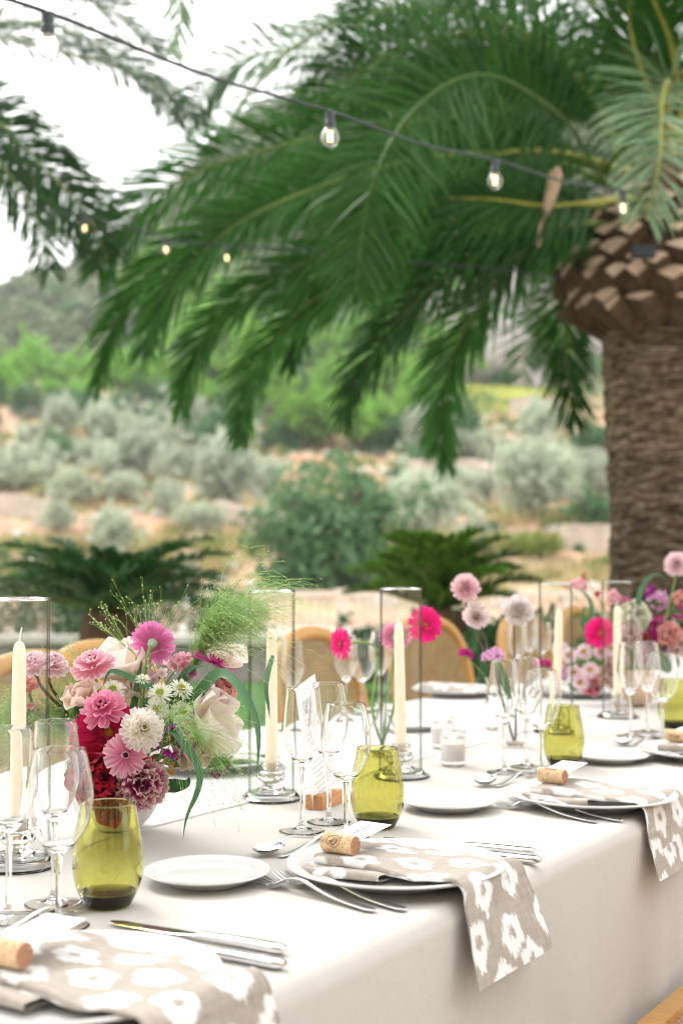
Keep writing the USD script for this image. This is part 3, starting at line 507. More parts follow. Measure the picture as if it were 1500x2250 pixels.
obj('stalk', tube(spline([spot(1225, 366, 6.1), spot(1212, 420, 6.15), spot(1195, 480, 6.2), spot(1182, 540, 6.25)], 12), np.interp(np.linspace(0, 1, 12), [0, .1, 1], [.012, .036, .008]), 7), 'cut_wood', ds)
bx = thing('floodlight', 'small black floodlight strapped among the cut frond stubs of the palm', 'lamp', spot(1412, 553, 6.23))
obj('lamp_body', MB().box((0, 0, 0), (.11, .06, .055)), 'black_rubber', bx); obj('bracket', MB().box((0, .06, .01), (.03, .12, .02)), 'black_rubber', bx)
# the second palm, its trunk left of the picture
palm2 = thing('date_palm', 'second date palm, only its dark fronds reach in at the upper left corner', 'palm tree')
h2 = np.array([-3.1, 7.0, 3.9])
B = MB(); B.tube([h2 * [1, 1, 0] + [0, 0, -.1], h2 * [1, 1, .5], h2 - [0, 0, .25]], [.38, .33, .36], 16); obj('trunk', B, 'palm_bark', palm2)
def F2(pts, **k):
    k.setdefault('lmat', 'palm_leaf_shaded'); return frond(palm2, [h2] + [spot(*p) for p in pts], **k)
F2([(-300, 60, 7.0), (-50, 70, 7.0), (120, 110, 7.0), (250, 145, 7.0), (380, 215, 7.0), (450, 275, 7.0)], face=.35, leaf_len=.34, n=120, seed=31, fwd=.6, droop=.5)
F2([(-300, 20, 6.8), (-20, -60, 6.7), (150, -20, 6.6), (280, 50, 6.6), (350, 110, 6.6)], face=.35, leaf_len=.34, n=110, seed=32, fwd=.6, droop=.4)
F2([(-250, 200, 6.8), (-60, 230, 6.6), (40, 310, 6.5), (120, 390, 6.5), (190, 470, 6.5), (225, 545, 6.5)], face=.7, leaf_len=.36, n=110, seed=33, fwd=.55, droop=.5)
F2([(-250, 220, 6.6), (-80, 260, 6.4), (10, 370, 6.3), (70, 460, 6.3), (108, 590, 6.3)], face=.8, leaf_len=.28, n=100, seed=34, fwd=.7, droop=.4)
F2([(-250, 130, 7.2), (-60, 60, 7.4), (80, 50, 7.5), (200, 90, 7.5), (330, 190, 7.5), (400, 260, 7.5)], face=.4, leaf_len=.34, n=110, seed=35, fwd=.6, droop=.4)
F2([(-200, 240, 6.9), (-40, 260, 6.9), (60, 330, 6.9), (150, 430, 6.9), (200, 520, 6.9)], face=.75, leaf_len=.32, n=100, seed=36, fwd=.6, droop=.4)
F2([(-100, -300, 6.2), (150, -380, 5.9), (320, -260, 5.7), (390, -80, 5.6), (395, 60, 5.6), (385, 110, 5.6)], face=.85, leaf_len=.26, n=110, seed=37, fwd=.75, droop=.2, lmat='palm_leaf_silver')
for k in range(10):
    a = PI * .55 + k * PI * 1.0 / 10 + .2; d = np.array([math.cos(a), math.sin(a), 0]); L = 2.6
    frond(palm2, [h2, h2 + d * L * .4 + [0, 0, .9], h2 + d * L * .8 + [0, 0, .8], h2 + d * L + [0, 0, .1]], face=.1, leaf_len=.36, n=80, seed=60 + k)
# sago palms
def sago(label, px, py, D, R, lm, seed, cnt=40, h=.75, lean=1.0, open_=1.0):
    c = spot(px, py, D); t = thing('sago_palm', label, 'palm plant'); g_ = np.random.default_rng(seed)
    obj('trunk', tube([(c[0], c[1], -.05), (c[0], c[1], c[2] * .6), (c[0], c[1], c[2])], [.2, .19, .13], 12), 'boot_fibre', t)
    for k in range(cnt):
        a = k * 2.399963; f_ = k / cnt; el = (1.45 - 1.2 * f_) * open_; L = R * g_.uniform(.85, 1.1); d = np.array([math.cos(a), math.sin(a), 0]); u = np.array([0, 0, 1.0])
        p = [c, c + (d * math.cos(el) + u * math.sin(el)) * L * .35, c + d * L * .70 * math.cos(el * .92) + u * L * (.66 * math.sin(el) - .01), c + d * L * math.cos(el * .85) + u * L * (.86 * math.sin(el) - .10)]
        frond(t, p, leaf_len=.105, n=58, face=0.0, rach=.010, width=.0052, lmat=lm, seed=seed + k, fwd=.6, droop=.1, start=.18, vee=.45)
    return t
sago('dark sago palm spreading at the left behind the flower bowl', 240, 1345, 6.6, .66, 'cycad_leaf', 200, open_=.58)
sago('bright tipped sago palm standing upright behind the chairs at right of centre', 965, 1340, 6.6, .50, 'cycad_leaf_yellow', 300, open_=1.0)
# garden planting between the wall and the table
mat('strap_leaf', (.055, .155, .045), .4, var=.3, scale=6, trans=.25, rand=.2, spec=.5)
def strap_clump(label, x, y, R, h, seed, n=70, group=None):
    g_ = np.random.default_rng(seed); B = MB()
    for k in range(n):
        a = g_.uniform(0, 2 * PI); d = np.array([math.cos(a), math.sin(a), 0]); L = h * g_.uniform(.7, 1.15); o_ = g_.uniform(.1, .8) * R; c = np.array([g_.normal() * R * .25, g_.normal() * R * .25, 0])
        p = spline([c, c + d * o_ * .35 + [0, 0, L * .7], c + d * o_ + [0, 0, L * .85], c + d * o_ * 1.6 + [0, 0, L * .6]], 6); s_ = np.array([-d[1], d[0], 0]) * .016
        w_ = np.array([.6, 1, 1, .9, .6, .1])[:, None]; v = np.stack([p - s_ * w_, p + s_ * w_], 1).reshape(-1, 3); B.add(v, grid_faces(6, 2))
    t = thing('strap_leaf_plant', label, 'plant', (x, y, 0), 0, group); obj('foliage', B, 'strap_leaf', t, smooth=True, kind='stuff'); return t
s0 = strap_clump('green strappy leaved plant before the palm trunk', spot(1250, 1240, 6.2)[0], 6.2, .5, .95, 1)
gp = np.random.default_rng(8)
for px, D in [(1170, 6.3), (1110, 6.5), (1330, 6.0), (1210, 6.8), (1060, 6.9), (1290, 6.7), (1400, 5.9), (1140, 7.2)]:
    q = spot(px, 1240, D); dup(s0, (q[0], q[1], 0), gp.uniform(0, 360), 'green strappy leaved plant in the bed around the palm and right sago', 'strappy leaved plants in the bed on the right', gp.uniform(.85, 1.1))
s0.SetCustomDataByKey('group', 'strappy leaved plants in the bed on the right'); s0.SetCustomDataByKey('label', 'green strappy leaved plant in the bed around the palm and right sago')
mat('hedge_leaf', (.030, .085, .026), .5, var=.4, scale=5, trans=.2, spec=.4, rand=.2)
mat('white_petal', (.78, .77, .74), .6, trans=.3, spec=.2)
def shrub(label, px, D, R, h, seed, blooms=0):
    q = spot(px, 1240, D); t = thing('garden_shrub', label, 'shrub', (q[0], q[1], 0)); v, f = crown((R, R, h * .5), 60, 40, .035, seed, .28); v[:, 2] += h * .52; obj('foliage', (v, f), 'hedge_leaf', t, smooth=False)
    obj('stem', trunk(h * .3, .03, 4, R * .6, seed), 'bark', t); g_ = np.random.default_rng(seed)
    for k in range(blooms):
        a = g_.uniform(PI, 2 * PI); m = trimesh.creation.icosphere(1, .045); p = np.array([math.cos(a) * R * .9, math.sin(a) * R * .9, h * g_.uniform(.45, 1.0)]); obj('bloom', (m.vertices * (1 + .25 * g_.normal(size=(len(m.vertices), 1))) + p, m.faces), 'white_petal', t)
shrub('green shrub with white blooms right of the dark sago palm', 425, 14.2, .95, 1.05, 1, 9)
shrub('low dark green shrub under the left sago palm', 110, 14.0, 1.1, .95, 2)
shrub('dark green shrub behind the chair at the left edge', -20, 14.2, 1.0, 1.05, 3)
shrub('dark green shrub left of the right sago palm trunk', 800, 11.5, .4, .6, 4)
shrub('dark green shrub hidden low behind the right hand chairs', 1150, 7.6, .7, .85, 5)
shrub('white flowering shrub under the fronds of the left sago palm', 270, 14.6, 1.0, 1.0, 6, 6)
# ---------------------------------------------------------------- the table and its cloths
def clothmat(name, col):
    usdkit.material(stage, look_path(name), {'tc': ('texture_coordinate', {}), 'w': ('wave_texture', {'wave_type': 'bands', 'bands_direction': 'diagonal', 'scale': 110.0, 'distortion': .6, 'detail': 2.0, 'detail_scale': 3.0}), 'wr': ('rgb_ramp', {'ramp': [(0, (.93,) * 3), (1, (1.05,) * 3)]}),
        'n': ('noise_texture', {'scale': 700.0, 'detail': 3.0}), 'nr': ('rgb_ramp', {'ramp': [(.3, (.95,) * 3), (.7, (1.05,) * 3)]}), 'm': ('mix_color', {'blend_type': 'multiply', 'fac': 1.0, 'a': col}), 'm2': ('mix_color', {'blend_type': 'multiply', 'fac': 1.0}),
        'cn': ('noise_texture', {'scale': 7.0, 'detail': 4.0, 'distortion': 1.5}), 'b2': ('bump', {'strength': .35, 'distance': .006}), 'b': ('bump', {'strength': .3, 'distance': .0006}), 'p': ('principled_bsdf', {'roughness': .85, 'specular_ior_level': .15, 'sheen_weight': .15})},
        [('tc.object', 'w.vector'), ('tc.object', 'n.vector'), ('tc.object', 'cn.vector'), ('w.fac', 'wr.fac'), ('n.fac', 'nr.fac'), ('wr.color', 'm.b'), ('m.result', 'm2.a'), ('nr.color', 'm2.b'), ('m2.result', 'p.base_color'), ('cn.fac', 'b2.height'), ('w.fac', 'b.height'), ('b2.normal', 'b.normal'), ('b.normal', 'p.normal')], surface='p.BSDF')
clothmat('cloth_ivory', (.505, .487, .452)); clothmat('cloth_white', (.565, .558, .545))
mat('table_wood', (.30, .20, .12), .6, var=.2, scale=6)
T0, T1 = -.9, 6.9; WID = NEAR - FAR_
tb = thing('dining_table', 'long dining table standing under the ivory cloth', 'table', tn(0, 0, 0), TROT)
obj('tabletop', MB().box(((NEAR + FAR_) / 2, (T0 + T1) / 2, TOP - .022), (WID - .03, T1 - T0 - .03, .034)), 'table_wood', tb)
for a in (T0 + .25, (T0 + T1) / 2, T1 - .25):
    for n_ in (NEAR - .12, FAR_ + .12): obj('leg', MB().box((n_, a, (TOP - .04) / 2), (.06, .06, TOP - .04)), 'table_wood', tb)
def cloth(n0, n1, t0, t1, z, drop0, drop1, seed, amp=1.0):
    """a cloth from n0 to n1 across the table, hanging down by drop0 / drop1 at its two edges"""
    r = .024; prof = []
    if drop0: prof += [(n0 - .004, z - drop0 + (drop0 - r) * k / 14) for k in range(14)] + [(n0 + r - r * math.cos(a), z - r + r * math.sin(a)) for a in np.linspace(0, PI / 2, 8)]
    else: prof += [(n0, z)]
    x0, x1 = prof[-1][0], (n1 - r if drop1 else n1)
    prof += [(x0 + (x1 - x0) * k / 24, z) for k in range(1, 25)]
    if not drop1: prof += [(n1 + .0012, z - .0006), (n1 + .0018, z - .0030)]
    if drop1: prof += [(n1 - r + r * math.sin(a), z - r + r * math.cos(a)) for a in np.linspace(0, PI / 2, 9)[1:]] + [(n1 + .002, z - r - (drop1 - r) * k / 16) for k in range(1, 17)]
    prof = np.array(prof); ts = np.arange(t0, t1, .03); nt = len(ts)
    Nn, Tt = np.meshgrid(prof[:, 0], ts, indexing='ij'); Zz = np.repeat(prof[:, 1:2], nt, 1)
    dep = np.clip((z - .03 - Zz) / .6, 0, 1); sgn = np.where(Nn > (n0 + n1) / 2, 1, -1)
    q = np.stack([Tt * 1.6, Tt * 0 + seed, Zz * .35], -1); f = (meshkit.fbm(q.reshape(-1, 3), 3) - .5).reshape(Tt.shape)
    f2 = np.sin(Tt * 9.5 + 3 * f * 6 + seed) * .5 + np.exp(-((Tt - 2.02 + (z - Zz) * .1) / .035) ** 2) * 1.1 - np.exp(-((Tt - 1.93 + (z - Zz) * .1) / .05) ** 2) * .8
    Nn = Nn + sgn * dep ** .8 * (f * .05 + f2 * .022) * amp
    flat = np.abs(Zz - z) < 1e-6; amp_w = 1 if drop1 else .35; w = (meshkit.fbm(np.stack([Tt * 5, Nn * 5, Tt * 0 + seed], -1).reshape(-1, 3), 3) - .5).reshape(Tt.shape)
    Zz = Zz + np.where(flat, w * .0016 * amp_w, 0)
    P = Tt[..., None] * TD + Nn[..., None] * TN_; P[..., 2] = Zz
    return P.reshape(-1, 3), grid_faces(len(prof), nt)
MID = -1.30
o = obj('tablecloth', cloth(MID - .06, NEAR, T0, T1, TOP, 0, .735, 1.0), 'cloth_ivory', smooth=True); meta(o, 'ivory tablecloth falling to the floor along the near side of the table', 'tablecloth')
o = obj('tablecloth', cloth(FAR_, MID, T0, T1, TOP + .0030, .70, 0, 5.0), 'cloth_white', smooth=True); meta(o, 'white cloth over the far half of the table, its edge running along the middle', 'tablecloth')

# ---------------------------------------------------------------- plates
def plate_prof(R, h, foot, well):
    return [(0, .004), (foot - .004, .004), (foot - .003, 0), (foot, 0), (foot + .004, .004), (foot + .012, .0055), (R * .86, h * .62), (R - .003, h - .0045), (R, h - .002), (R - .001, h), (R - .005, h - .0003), (R * .86, h * .80), (well + .012, h * .52), (well, h * .42), (well * .5, h * .40), (0, h * .40)]
def plate(name, label, R, h, foot, well, p, first=[None, None], k=0, group=None):
    loc = (p[0], p[1], TOP + .0042 if (p @ TN_) < MID else TOP + .001)
    if first[k] is None:
        first[k] = thing(name, label, 'plate', loc, TROT, group); pr = plate_prof(R, h, foot, well)
        obj('plate_body', lathe(pr, 96), 'porcelain', first[k]); return first[k]
    return dup(first[k], loc, TROT, label, group)
SEATS = [(.886, -.858), (1.430, -.838), (2.035, -.824), (2.64, -.824)]
plate('dinner_plate', 'white dinner plate under the patterned napkin nearest the camera, cut by the left edge', .1365, .021, .082, .096, tn(*SEATS[0]))
plate('dinner_plate', 'white dinner plate in sharp focus before the middle green tumbler', .1365, .021, .082, .096, tn(*SEATS[1]))
plate('dinner_plate', 'white dinner plate under the napkin that hangs at the right edge', .1365, .021, .082, .096, tn(*SEATS[2]))
plate('dinner_plate', 'white dinner plate cut by the right edge with the cork reading Muga', .1365, .021, .082, .096, tn(*SEATS[3]))
def tabp(px, py, z=TOP): p = on_table(px, py, z); return np.array([p[0], p[1], 0])
for (px, py), lb in zip([(1005, 1530), (1268, 1531), (462, 1690)], ['white plate on the far side before the second cane chair', 'white plate on the far side behind the pink flower bowl', 'white plate on the far side behind the big flower bowl']):
    plate('dinner_plate', lb, .1365, .021, .082, .096, tabp(px, py))
for (px, py), lb in zip([(455, 1939), (985, 1778), (1338, 1674), (905, 1606)], ['white bread plate between the nearest green tumbler and the spoon', 'white bread plate right of the middle green tumbler', 'white bread plate right of the third green tumbler', 'white bread plate on the far side behind the gerbera vase']):
    plate('bread_plate', lb, .0775, .016, .048, .052, tabp(px, py), k=1)

# ---------------------------------------------------------------- napkins
def ikat(u, v, g):
    """print of the napkin: white ragged blossoms with an open middle on beige"""
    base = np.array([.345, .305, .262]); white = np.array([.70, .70, .70])
    st = meshkit.fbm(np.stack([u * 45, v * 600, u * 0], -1), 3); st2 = meshkit.fbm(np.stack([u * 700, v * 60, u * 0 + 9], -1), 3)
    col = base * (.82 + .36 * st[:, None]) * (.86 + .28 * st2[:, None]); m = np.zeros(len(u))
    for iu in range(-1, 9):
        for iv in range(-2, 6):
            cu, cv = iu * .052 + .012 + g[iu % 5, iv % 5] * .008, iv * .072 + (iu % 2) * .036 + g[iv % 5, iu % 5] * .008
            a = np.arctan2(v - cv, u - cu); jag = meshkit.noise(np.stack([u * 60, v * 420, u * 0 + iu], -1)) - .5
            r = np.hypot((u - cu) * 1.0, (v - cv) * 1.12) * (1 + .10 * np.cos(5 * a + iu * 1.7 + iv)) + jag * .010
            m = np.maximum(m, np.clip((.0240 - r) / .0018, 0, 1) * np.clip((r - .0055) / .0016, 0, 1))
            cu2, cv2 = cu + .026, cv + .002; q = np.maximum(np.abs(u - cu2), np.abs(v - cv2)) + jag * .004; m = np.maximum(m, np.clip((.0052 - q) / .001, 0, 1) * ((iu + iv) % 3 == 0))
    return col * (1 - m[:, None]) + white * m[:, None]
mat('napkin_print', (.6, .6, .6), .9, attr=True, bump=.35, bscale=700, spec=.1, sheen=.2, bdist=.0005)
def napkin(label, t, n, seed, res=(150, 150), skew=0.0, width=.160, back=.080, hang=.112, group=None, low=True):
    g = np.random.default_rng(seed); G = g.normal(size=(5, 5)) * .5; th = thing('napkin', label, 'napkin', tn(t, n), TROT, group)
    # local x: outwards across the table from the plate's middle, local y: along the table
    edge = NEAR - n + .006; Rr = .022; Lf = back + edge - Rr; La = Rr * PI / 2; Lh = hang - Rr; U = Lf + La + Lh
    und = .085; Wt = und + .012 + width
    us, cs = np.linspace(0, U, res[0]), np.linspace(0, Wt, res[1]); u, c = np.meshgrid(us, cs, indexing='ij')
    x = np.where(u < Lf, u - back, np.where(u < Lf + La, edge - Rr + Rr * np.sin((u - Lf) / Rr), edge + (u - Lf - La) * .30))
    rim = .0245; zt = .030 - .004 * np.clip(u / .1, 0, 1) + .004 * np.exp(-((u - .04) / .05) ** 2)
    z = np.where(u < Lf, zt, np.where(u < Lf + La, zt - Rr + Rr * np.cos((u - Lf) / Rr), zt - Rr - (u - Lf - La)))
    nx = np.where(u < Lf, 0, np.where(u < Lf + La, np.sin((u - Lf) / Rr), 1)); nzv = np.where(u < Lf, 1, np.where(u < Lf + La, np.cos((u - Lf) / Rr), 0.06))
    thick = np.interp(u, [0, .03, .12, Lf, Lf + La, U], [.014, .013, .007, .004, .002, .0014])
    h = thick / 2; y = np.where(c < und, und - c, np.where(c < und + .012, 0, c - und - .012))
    k = np.clip((c - und) / .012, 0, 1) * PI; y = y - np.where((c >= und) & (c < und + .012), np.sin(k) * h, 0)
    off = np.where(c < und, -2 * h, np.where(c < und + .012, -h - h * np.cos(k), 0))
    wav = (meshkit.fbm(np.stack([u * 14, c * 9, u * 0 + seed], -1).reshape(-1, 3), 3) - .5).reshape(u.shape) * np.where(u < Lf, .009, .013)
    far_drop = np.clip((y - width * .62) / (width * .38), 0, 1) ** 1.4 * .006 * (u < Lf)   # the far side settles on the plate
    off = off + wav * (c > und) + wav * .5 * (c <= und); z = z - far_drop
    taper = np.interp(u, [0, Lf, U], [.92, .98, 1.28]); yc = (y - width / 2) * taper + skew * (u - U * .5) + np.interp(u, [0, .1, U], [.004, 0, -.004])
    Pp = np.stack([x + nx * off, yc, z + nzv * off], -1).reshape(-1, 3)
    o = obj('cloth', (Pp, grid_faces(*res)), 'napkin_print', th, smooth=True, colors=ikat(u.ravel(), c.ravel(), G))
    if low:
        us, cs = np.linspace(0, .115, 60), np.linspace(0, .16, 70); u, c = np.meshgrid(us, cs, indexing='ij'); und = .05; h = np.interp(u, [0, .02, .09, .115], [.002, .0045, .005, .0035])
        y = np.where(c < und, und - c, np.where(c < und + .01, 0, c - und - .01)); k = np.clip((c - und) / .01, 0, 1) * PI; off = np.where(c < und, -2 * h, np.where(c < und + .01, -h - h * np.cos(k), 0))
        x = u - back - .006 + (.012 - y * .25) * 0; z = .0215 + .003 * np.sin(u * 40 + seed) * np.exp(-y / .02); yc = y - width / 2 - .012 - u * .06 - np.where((c >= und) & (c < und + .01), np.sin(k) * h, 0)
        obj('lower_fold', (np.stack([x, yc, z + off], -1).reshape(-1, 3), grid_faces(60, 70)), 'napkin_print', th, smooth=True, colors=ikat(u.ravel() + .02, c.ravel() + .05, G))
    return th
napkin('beige and white ikat napkin over the sharp middle plate, hanging off the table edge', SEATS[1][0] + .012, SEATS[1][1], 4)
napkin('beige and white ikat napkin nearest the camera at the lower left', SEATS[0][0] + .015, SEATS[0][1], 11, res=(130, 130))
napkin('beige and white ikat napkin hanging off the table at the right edge', SEATS[2][0] + .012, SEATS[2][1], 15, res=(120, 120))
napkin('beige and white ikat napkin on the plate cut by the right edge', SEATS[3][0] + .012, SEATS[3][1], 23, res=(90, 90), low=False)
def far_napkin(px, py, label, seed):
    p = tabp(px, py); t = thing('napkin', label, 'napkin', (p[0], p[1], TOP + .0042), TROT); g = np.random.default_rng(seed); u, c = np.meshgrid(np.linspace(-.11, .115, 60), np.linspace(-.075, .075, 50), indexing='ij')
    z = .017 + .013 * np.clip(1 - (np.abs(c) / .075) ** 6, 0, 1) + .008 * (meshkit.fbm(np.stack([u * 22, c * 22, u * 0 + seed], -1).reshape(-1, 3)).reshape(u.shape) - .5)
    x = np.where(u < -.1, -.1 + (u + .1) * .2, u); P = np.stack([-u, c + .02 * np.sin(u * 14), z], -1).reshape(-1, 3); obj('cloth', (P, grid_faces(60, 50)[:, ::-1]), 'napkin_print', t, smooth=True, colors=ikat(u.ravel() + .15, c.ravel() + .1, g.normal(size=(5, 5)) * .5))
far_napkin(1005, 1530, 'folded ikat napkin on the far plate before the second cane chair', 1); far_napkin(1268, 1531, 'folded ikat napkin on the far plate behind the pink flower bowl', 2); far_napkin(462, 1690, 'folded ikat napkin on the far plate behind the big flower bowl', 3)

# ---------------------------------------------------------------- corks with name cards
def cork(t, n, z, rot, label, card_label, text, mark=None, seed=0, tilt=6):
    p = tn(t, n, z); c = thing('cork_card_holder', label, 'cork', p, TROT + rot)          # axis along local x
    a = np.linspace(0, 2 * PI, 29)[:-1]; r, L = .0122, .0455
    v, f = lathe([(0, -L / 2), (r - .001, -L / 2), (r, -L / 2 + .001), (r, L / 2 - .001), (r - .001, L / 2), (0, L / 2)], 40); v = v[:, [2, 1, 0]]; obj('cork_body', (v, f[:, ::-1]), 'cork', c, smooth=30)
    e = lathe([(0, 0), (r - .0013, 0), (r - .0013, .0003), (0, .0003)], 30); ev = e[0][:, [2, 1, 0]] + [L / 2, 0, 0]; obj('cut_end', (ev, e[1][:, ::-1]), 'cork_end', c)
    g = np.random.default_rng(seed); B = MB()
    def on_side(x_, ang): return np.array([x_, -math.cos(ang) * (r + .00015), math.sin(ang) * (r + .00015)])
    for k in range(16):
        x_, an = g.uniform(-.02, .02), g.uniform(-.6, 1.2); l = g.uniform(.001, .003); B.tube([on_side(x_, an), on_side(x_ + l, an + g.normal() * .05)], .0003, 4)
    if mark == 'crest':
        B.tube([on_side(-.003 + .0095 * math.cos(q), .42 + .62 * math.sin(q)) for q in np.linspace(0, 2 * PI, 28)], .00035, 4)
        for xs in ([(-.009, .1), (-.0075, .5), (-.006, .25), (-.0045, .6), (-.003, .3)], [(-.004, .75), (-.001, .65), (.0005, .3), (-.002, .05), (-.006, .1)], [(.001, .8), (.003, .5), (.002, .2)]):
            B.tube(spline([on_side(x_, an) for x_, an in xs], 14), .0006, 4)
    if mark == 'Muga' or mark == 'lines':
        m = meshkit.text_mesh('Muga' if mark == 'Muga' else 'IIIIIIIIII', .0075 if mark == 'Muga' else .004, .0002, True); tv = np.array(m.vertices); tv[:, 0] -= tv[:, 0].mean()
        an = (tv[:, 1] / r) + (-.15 if mark == 'Muga' else 1.0); B.add(np.stack([tv[:, 0], -np.cos(an) * (r + tv[:, 2]), np.sin(an) * (r + tv[:, 2])], 1), m.faces)
    obj('stamp', B, 'brown_ink', c, smooth=False)
    k = thing('name_card', card_label, 'card', p, TROT + rot); ta = math.radians(tilt); yv = np.array([0, math.cos(ta), math.sin(ta)]); nv = np.array([0, -math.sin(ta), math.cos(ta)])
    q = lambda x_, y_, h_=0: np.array([x_, 0, .004]) + yv * y_ + nv * h_
    w, l, th_ = .0235, .082, .0003; vs = np.array([q(sx * w, y_, h_) for h_ in (0, th_) for sx, y_ in ((-1, .004), (1, .004), (1, l), (-1, l))]); obj('card_paper', trimesh.Trimesh(vs, trimesh.convex.convex_hull(vs).faces) if False else trimesh.convex.convex_hull(vs), 'paper', k, smooth=False)
    m = meshkit.text_mesh(text, .0105, .0001); tv = np.array(m.vertices); tv[:, 0] += tv[:, 1] * .32; tv[:, 0] += .030
    obj('lettering', (np.array([q(-b_ + .004, a_, th_ + .0001 + c_) for a_, b_, c_ in tv]), m.faces), 'blue_ink', k, smooth=False)
CZ = TOP + .0445
cork(SEATS[1][0] - .045, SEATS[1][1] - .053, CZ, -2, 'wine cork with a round scrolled crest on the sharp middle napkin', 'white name card reading Mia R held by the crested cork', 'Mia R', 'crest', 1)
cork(SEATS[0][0] - .046, SEATS[0][1] - .037, CZ, 4, 'plain blurred wine cork at the left edge on the nearest napkin', 'white name card held by the cork at the left edge', 'Tony H', None, 2)
cork(SEATS[2][0] - .020, SEATS[2][1] - .060, CZ, -4, 'wine cork with a dotted row of print on the napkin at the right', 'white name card held by the cork before the third green tumbler', 'Ana', 'lines', 3)
cork(SEATS[3][0] - .025, SEATS[3][1] - .052, CZ, -12, 'wine cork reading Muga at the right edge', 'white name card held by the Muga cork at the right edge', 'Leo', 'Muga', 4)

# ---------------------------------------------------------------- cutlery (local x: towards the handle's end)
def flatbar(pts, w, th):                       # a flattened bar along a curve in the xz plane
    p = spline(pts, 28); n = len(p); w = np.interp(np.linspace(0, 1, n), *zip(*w)); th = np.interp(np.linspace(0, 1, n), *zip(*th)); t = nrm(np.gradient(p, axis=0)); up = np.stack([-t[:, 2], t[:, 1] * 0, t[:, 0]], 1); up = up * np.sign(up[:, 2:] + 1e-9)
    a = np.arange(12) * 2 * PI / 12; ca, sa = np.sign(np.cos(a)) * np.abs(np.cos(a)) ** .75, np.sign(np.sin(a)) * np.abs(np.sin(a)) ** .75
    v = p[:, None] + w[:, None, None] * ca[None, :, None] * np.array([0, 1.0, 0]) + th[:, None, None] * sa[None, :, None] * up[:, None]
    f0 = tube(p, .01, 12)[1]; return np.vstack([v.reshape(-1, 3), p[0], p[-1]]), f0
def make_fork(label, loc, rz, s=1.0, group=None):
    t = thing('fork', label, 'fork', loc, rz, group, s)
    obj('handle', flatbar([(.062, 0, .013), (.085, 0, .017), (.115, 0, .011), (.16, 0, .0045), (.208, 0, .003)], [(0, .004), (.15, .003), (.35, .0032), (.75, .0062), (.95, .0078), (1, .004)], [(0, .0014), (.3, .0022), (1, .0013)]), 'steel', t)
    obj('head', flatbar([(.040, 0, .0045), (.05, 0, .0065), (.062, 0, .013)], [(0, .0118), (.45, .0115), (1, .004)], [(0, .001), (1, .0014)]), 'steel', t)
    for k in range(4):
        y = (k - 1.5) * .0067; obj('tine', (lambda a: (a[0] + [0, y, 0], a[1]))(flatbar([(0, 0, .0125), (.016, 0, .0065), (.042, 0, .0048)], [(0, .0008), (.2, .0016), (1, .0022)], [(0, .0006), (1, .001)])), 'steel', t)
    return t
def make_knife(label, loc, rz, group=None):
    t = thing('knife', label, 'knife', loc, rz, group)
    obj('handle', flatbar([(.118, 0, .0055), (.16, 0, .0062), (.225, 0, .006)], [(0, .0052), (.3, .0062), (.9, .0078), (1, .005)], [(0, .0036), (.5, .0048), (.95, .0052), (1, .003)]), 'steel', t)
    obj('blade', flatbar([(0, 0, .0035), (.03, 0, .0035), (.122, 0, .005)], [(0, .003), (.12, .0085), (.7, .0092), (1, .005)], [(0, .0005), (.8, .0009), (1, .0022)]), 'steel', t); return t
def make_spoon(label, loc, rz, group=None):
    t = thing('spoon', label, 'spoon', loc, rz, group)
    obj('handle', flatbar([(.050, 0, .0125), (.07, 0, .0165), (.10, 0, .011), (.14, 0, .0045), (.18, 0, .003)], [(0, .004), (.15, .003), (.75, .006), (.95, .0075), (1, .004)], [(0, .0014), (.3, .002), (1, .0013)]), 'steel', t)
    u, a = np.meshgrid(np.linspace(0, 1, 10), np.linspace(0, 2 * PI, 33), indexing='ij'); ex = .0275 * np.where(np.cos(a) < 0, 1.0, 1.0); v = []
    for h in (0, -.0011): v.append(np.stack([.027 + ex * u * np.cos(a), .0185 * u * np.sin(a) * (1 - .12 * np.cos(a)), .0035 + .0085 * u ** 2.2 + h + .002 * u * np.cos(a)], -1).reshape(-1, 3))
    f = grid_faces(10, 33); obj('bowl', (np.vstack(v), np.vstack([f, f[:, ::-1] + len(v[0])])), 'steel', t); return t
def aim(p, q): return math.degrees(math.atan2(q[1] - p[1], q[0] - p[0]))
def fork_at(a, b, label, s=1.0, za=.0125, zb=.003):
    p, q = on_table(*a, TOP + za), on_table(*b, TOP + zb); return make_fork(label, (p[0], p[1], TOP + .0006), aim(p, q), s)
f1 = fork_at((552, 1916), (858, 2011), 'left fork of the pair below the nearest bread plate'); fork_at((611, 1915), (915, 2006), 'right fork of the pair below the nearest bread plate, tines beside the plate')
fork_at((1078, 1753), (1337, 1811), 'left fork of the pair before the plate at the right'); fork_at((1125, 1752), (1383, 1807), 'right fork of the pair before the plate at the right')
fork_at((1393, 1650), (1620, 1690), 'left fork beside the plate cut by the right edge'); fork_at((1425, 1650), (1660, 1690), 'right fork beside the plate cut by the right edge')
def knife_at(b, ang, label, L=.225):
    q = on_table(*b, TOP + .006); d = np.array([math.cos(math.radians(ang)), math.sin(math.radians(ang)), 0]); p = q - d * L; return make_knife(label, (p[0], p[1], TOP + .0008), ang)
KA = TROT + 2
knife_at((627, 2089), KA, 'upper knife beside the nearest napkin, blade towards the green tumbler'); knife_at((626, 2122), KA + 1, 'lower knife beside the nearest napkin')
knife_at((1176, 1874), KA + 3, 'upper knife right of the sharp middle plate'); knife_at((1188, 1892), KA + 2, 'lower knife right of the sharp middle plate')
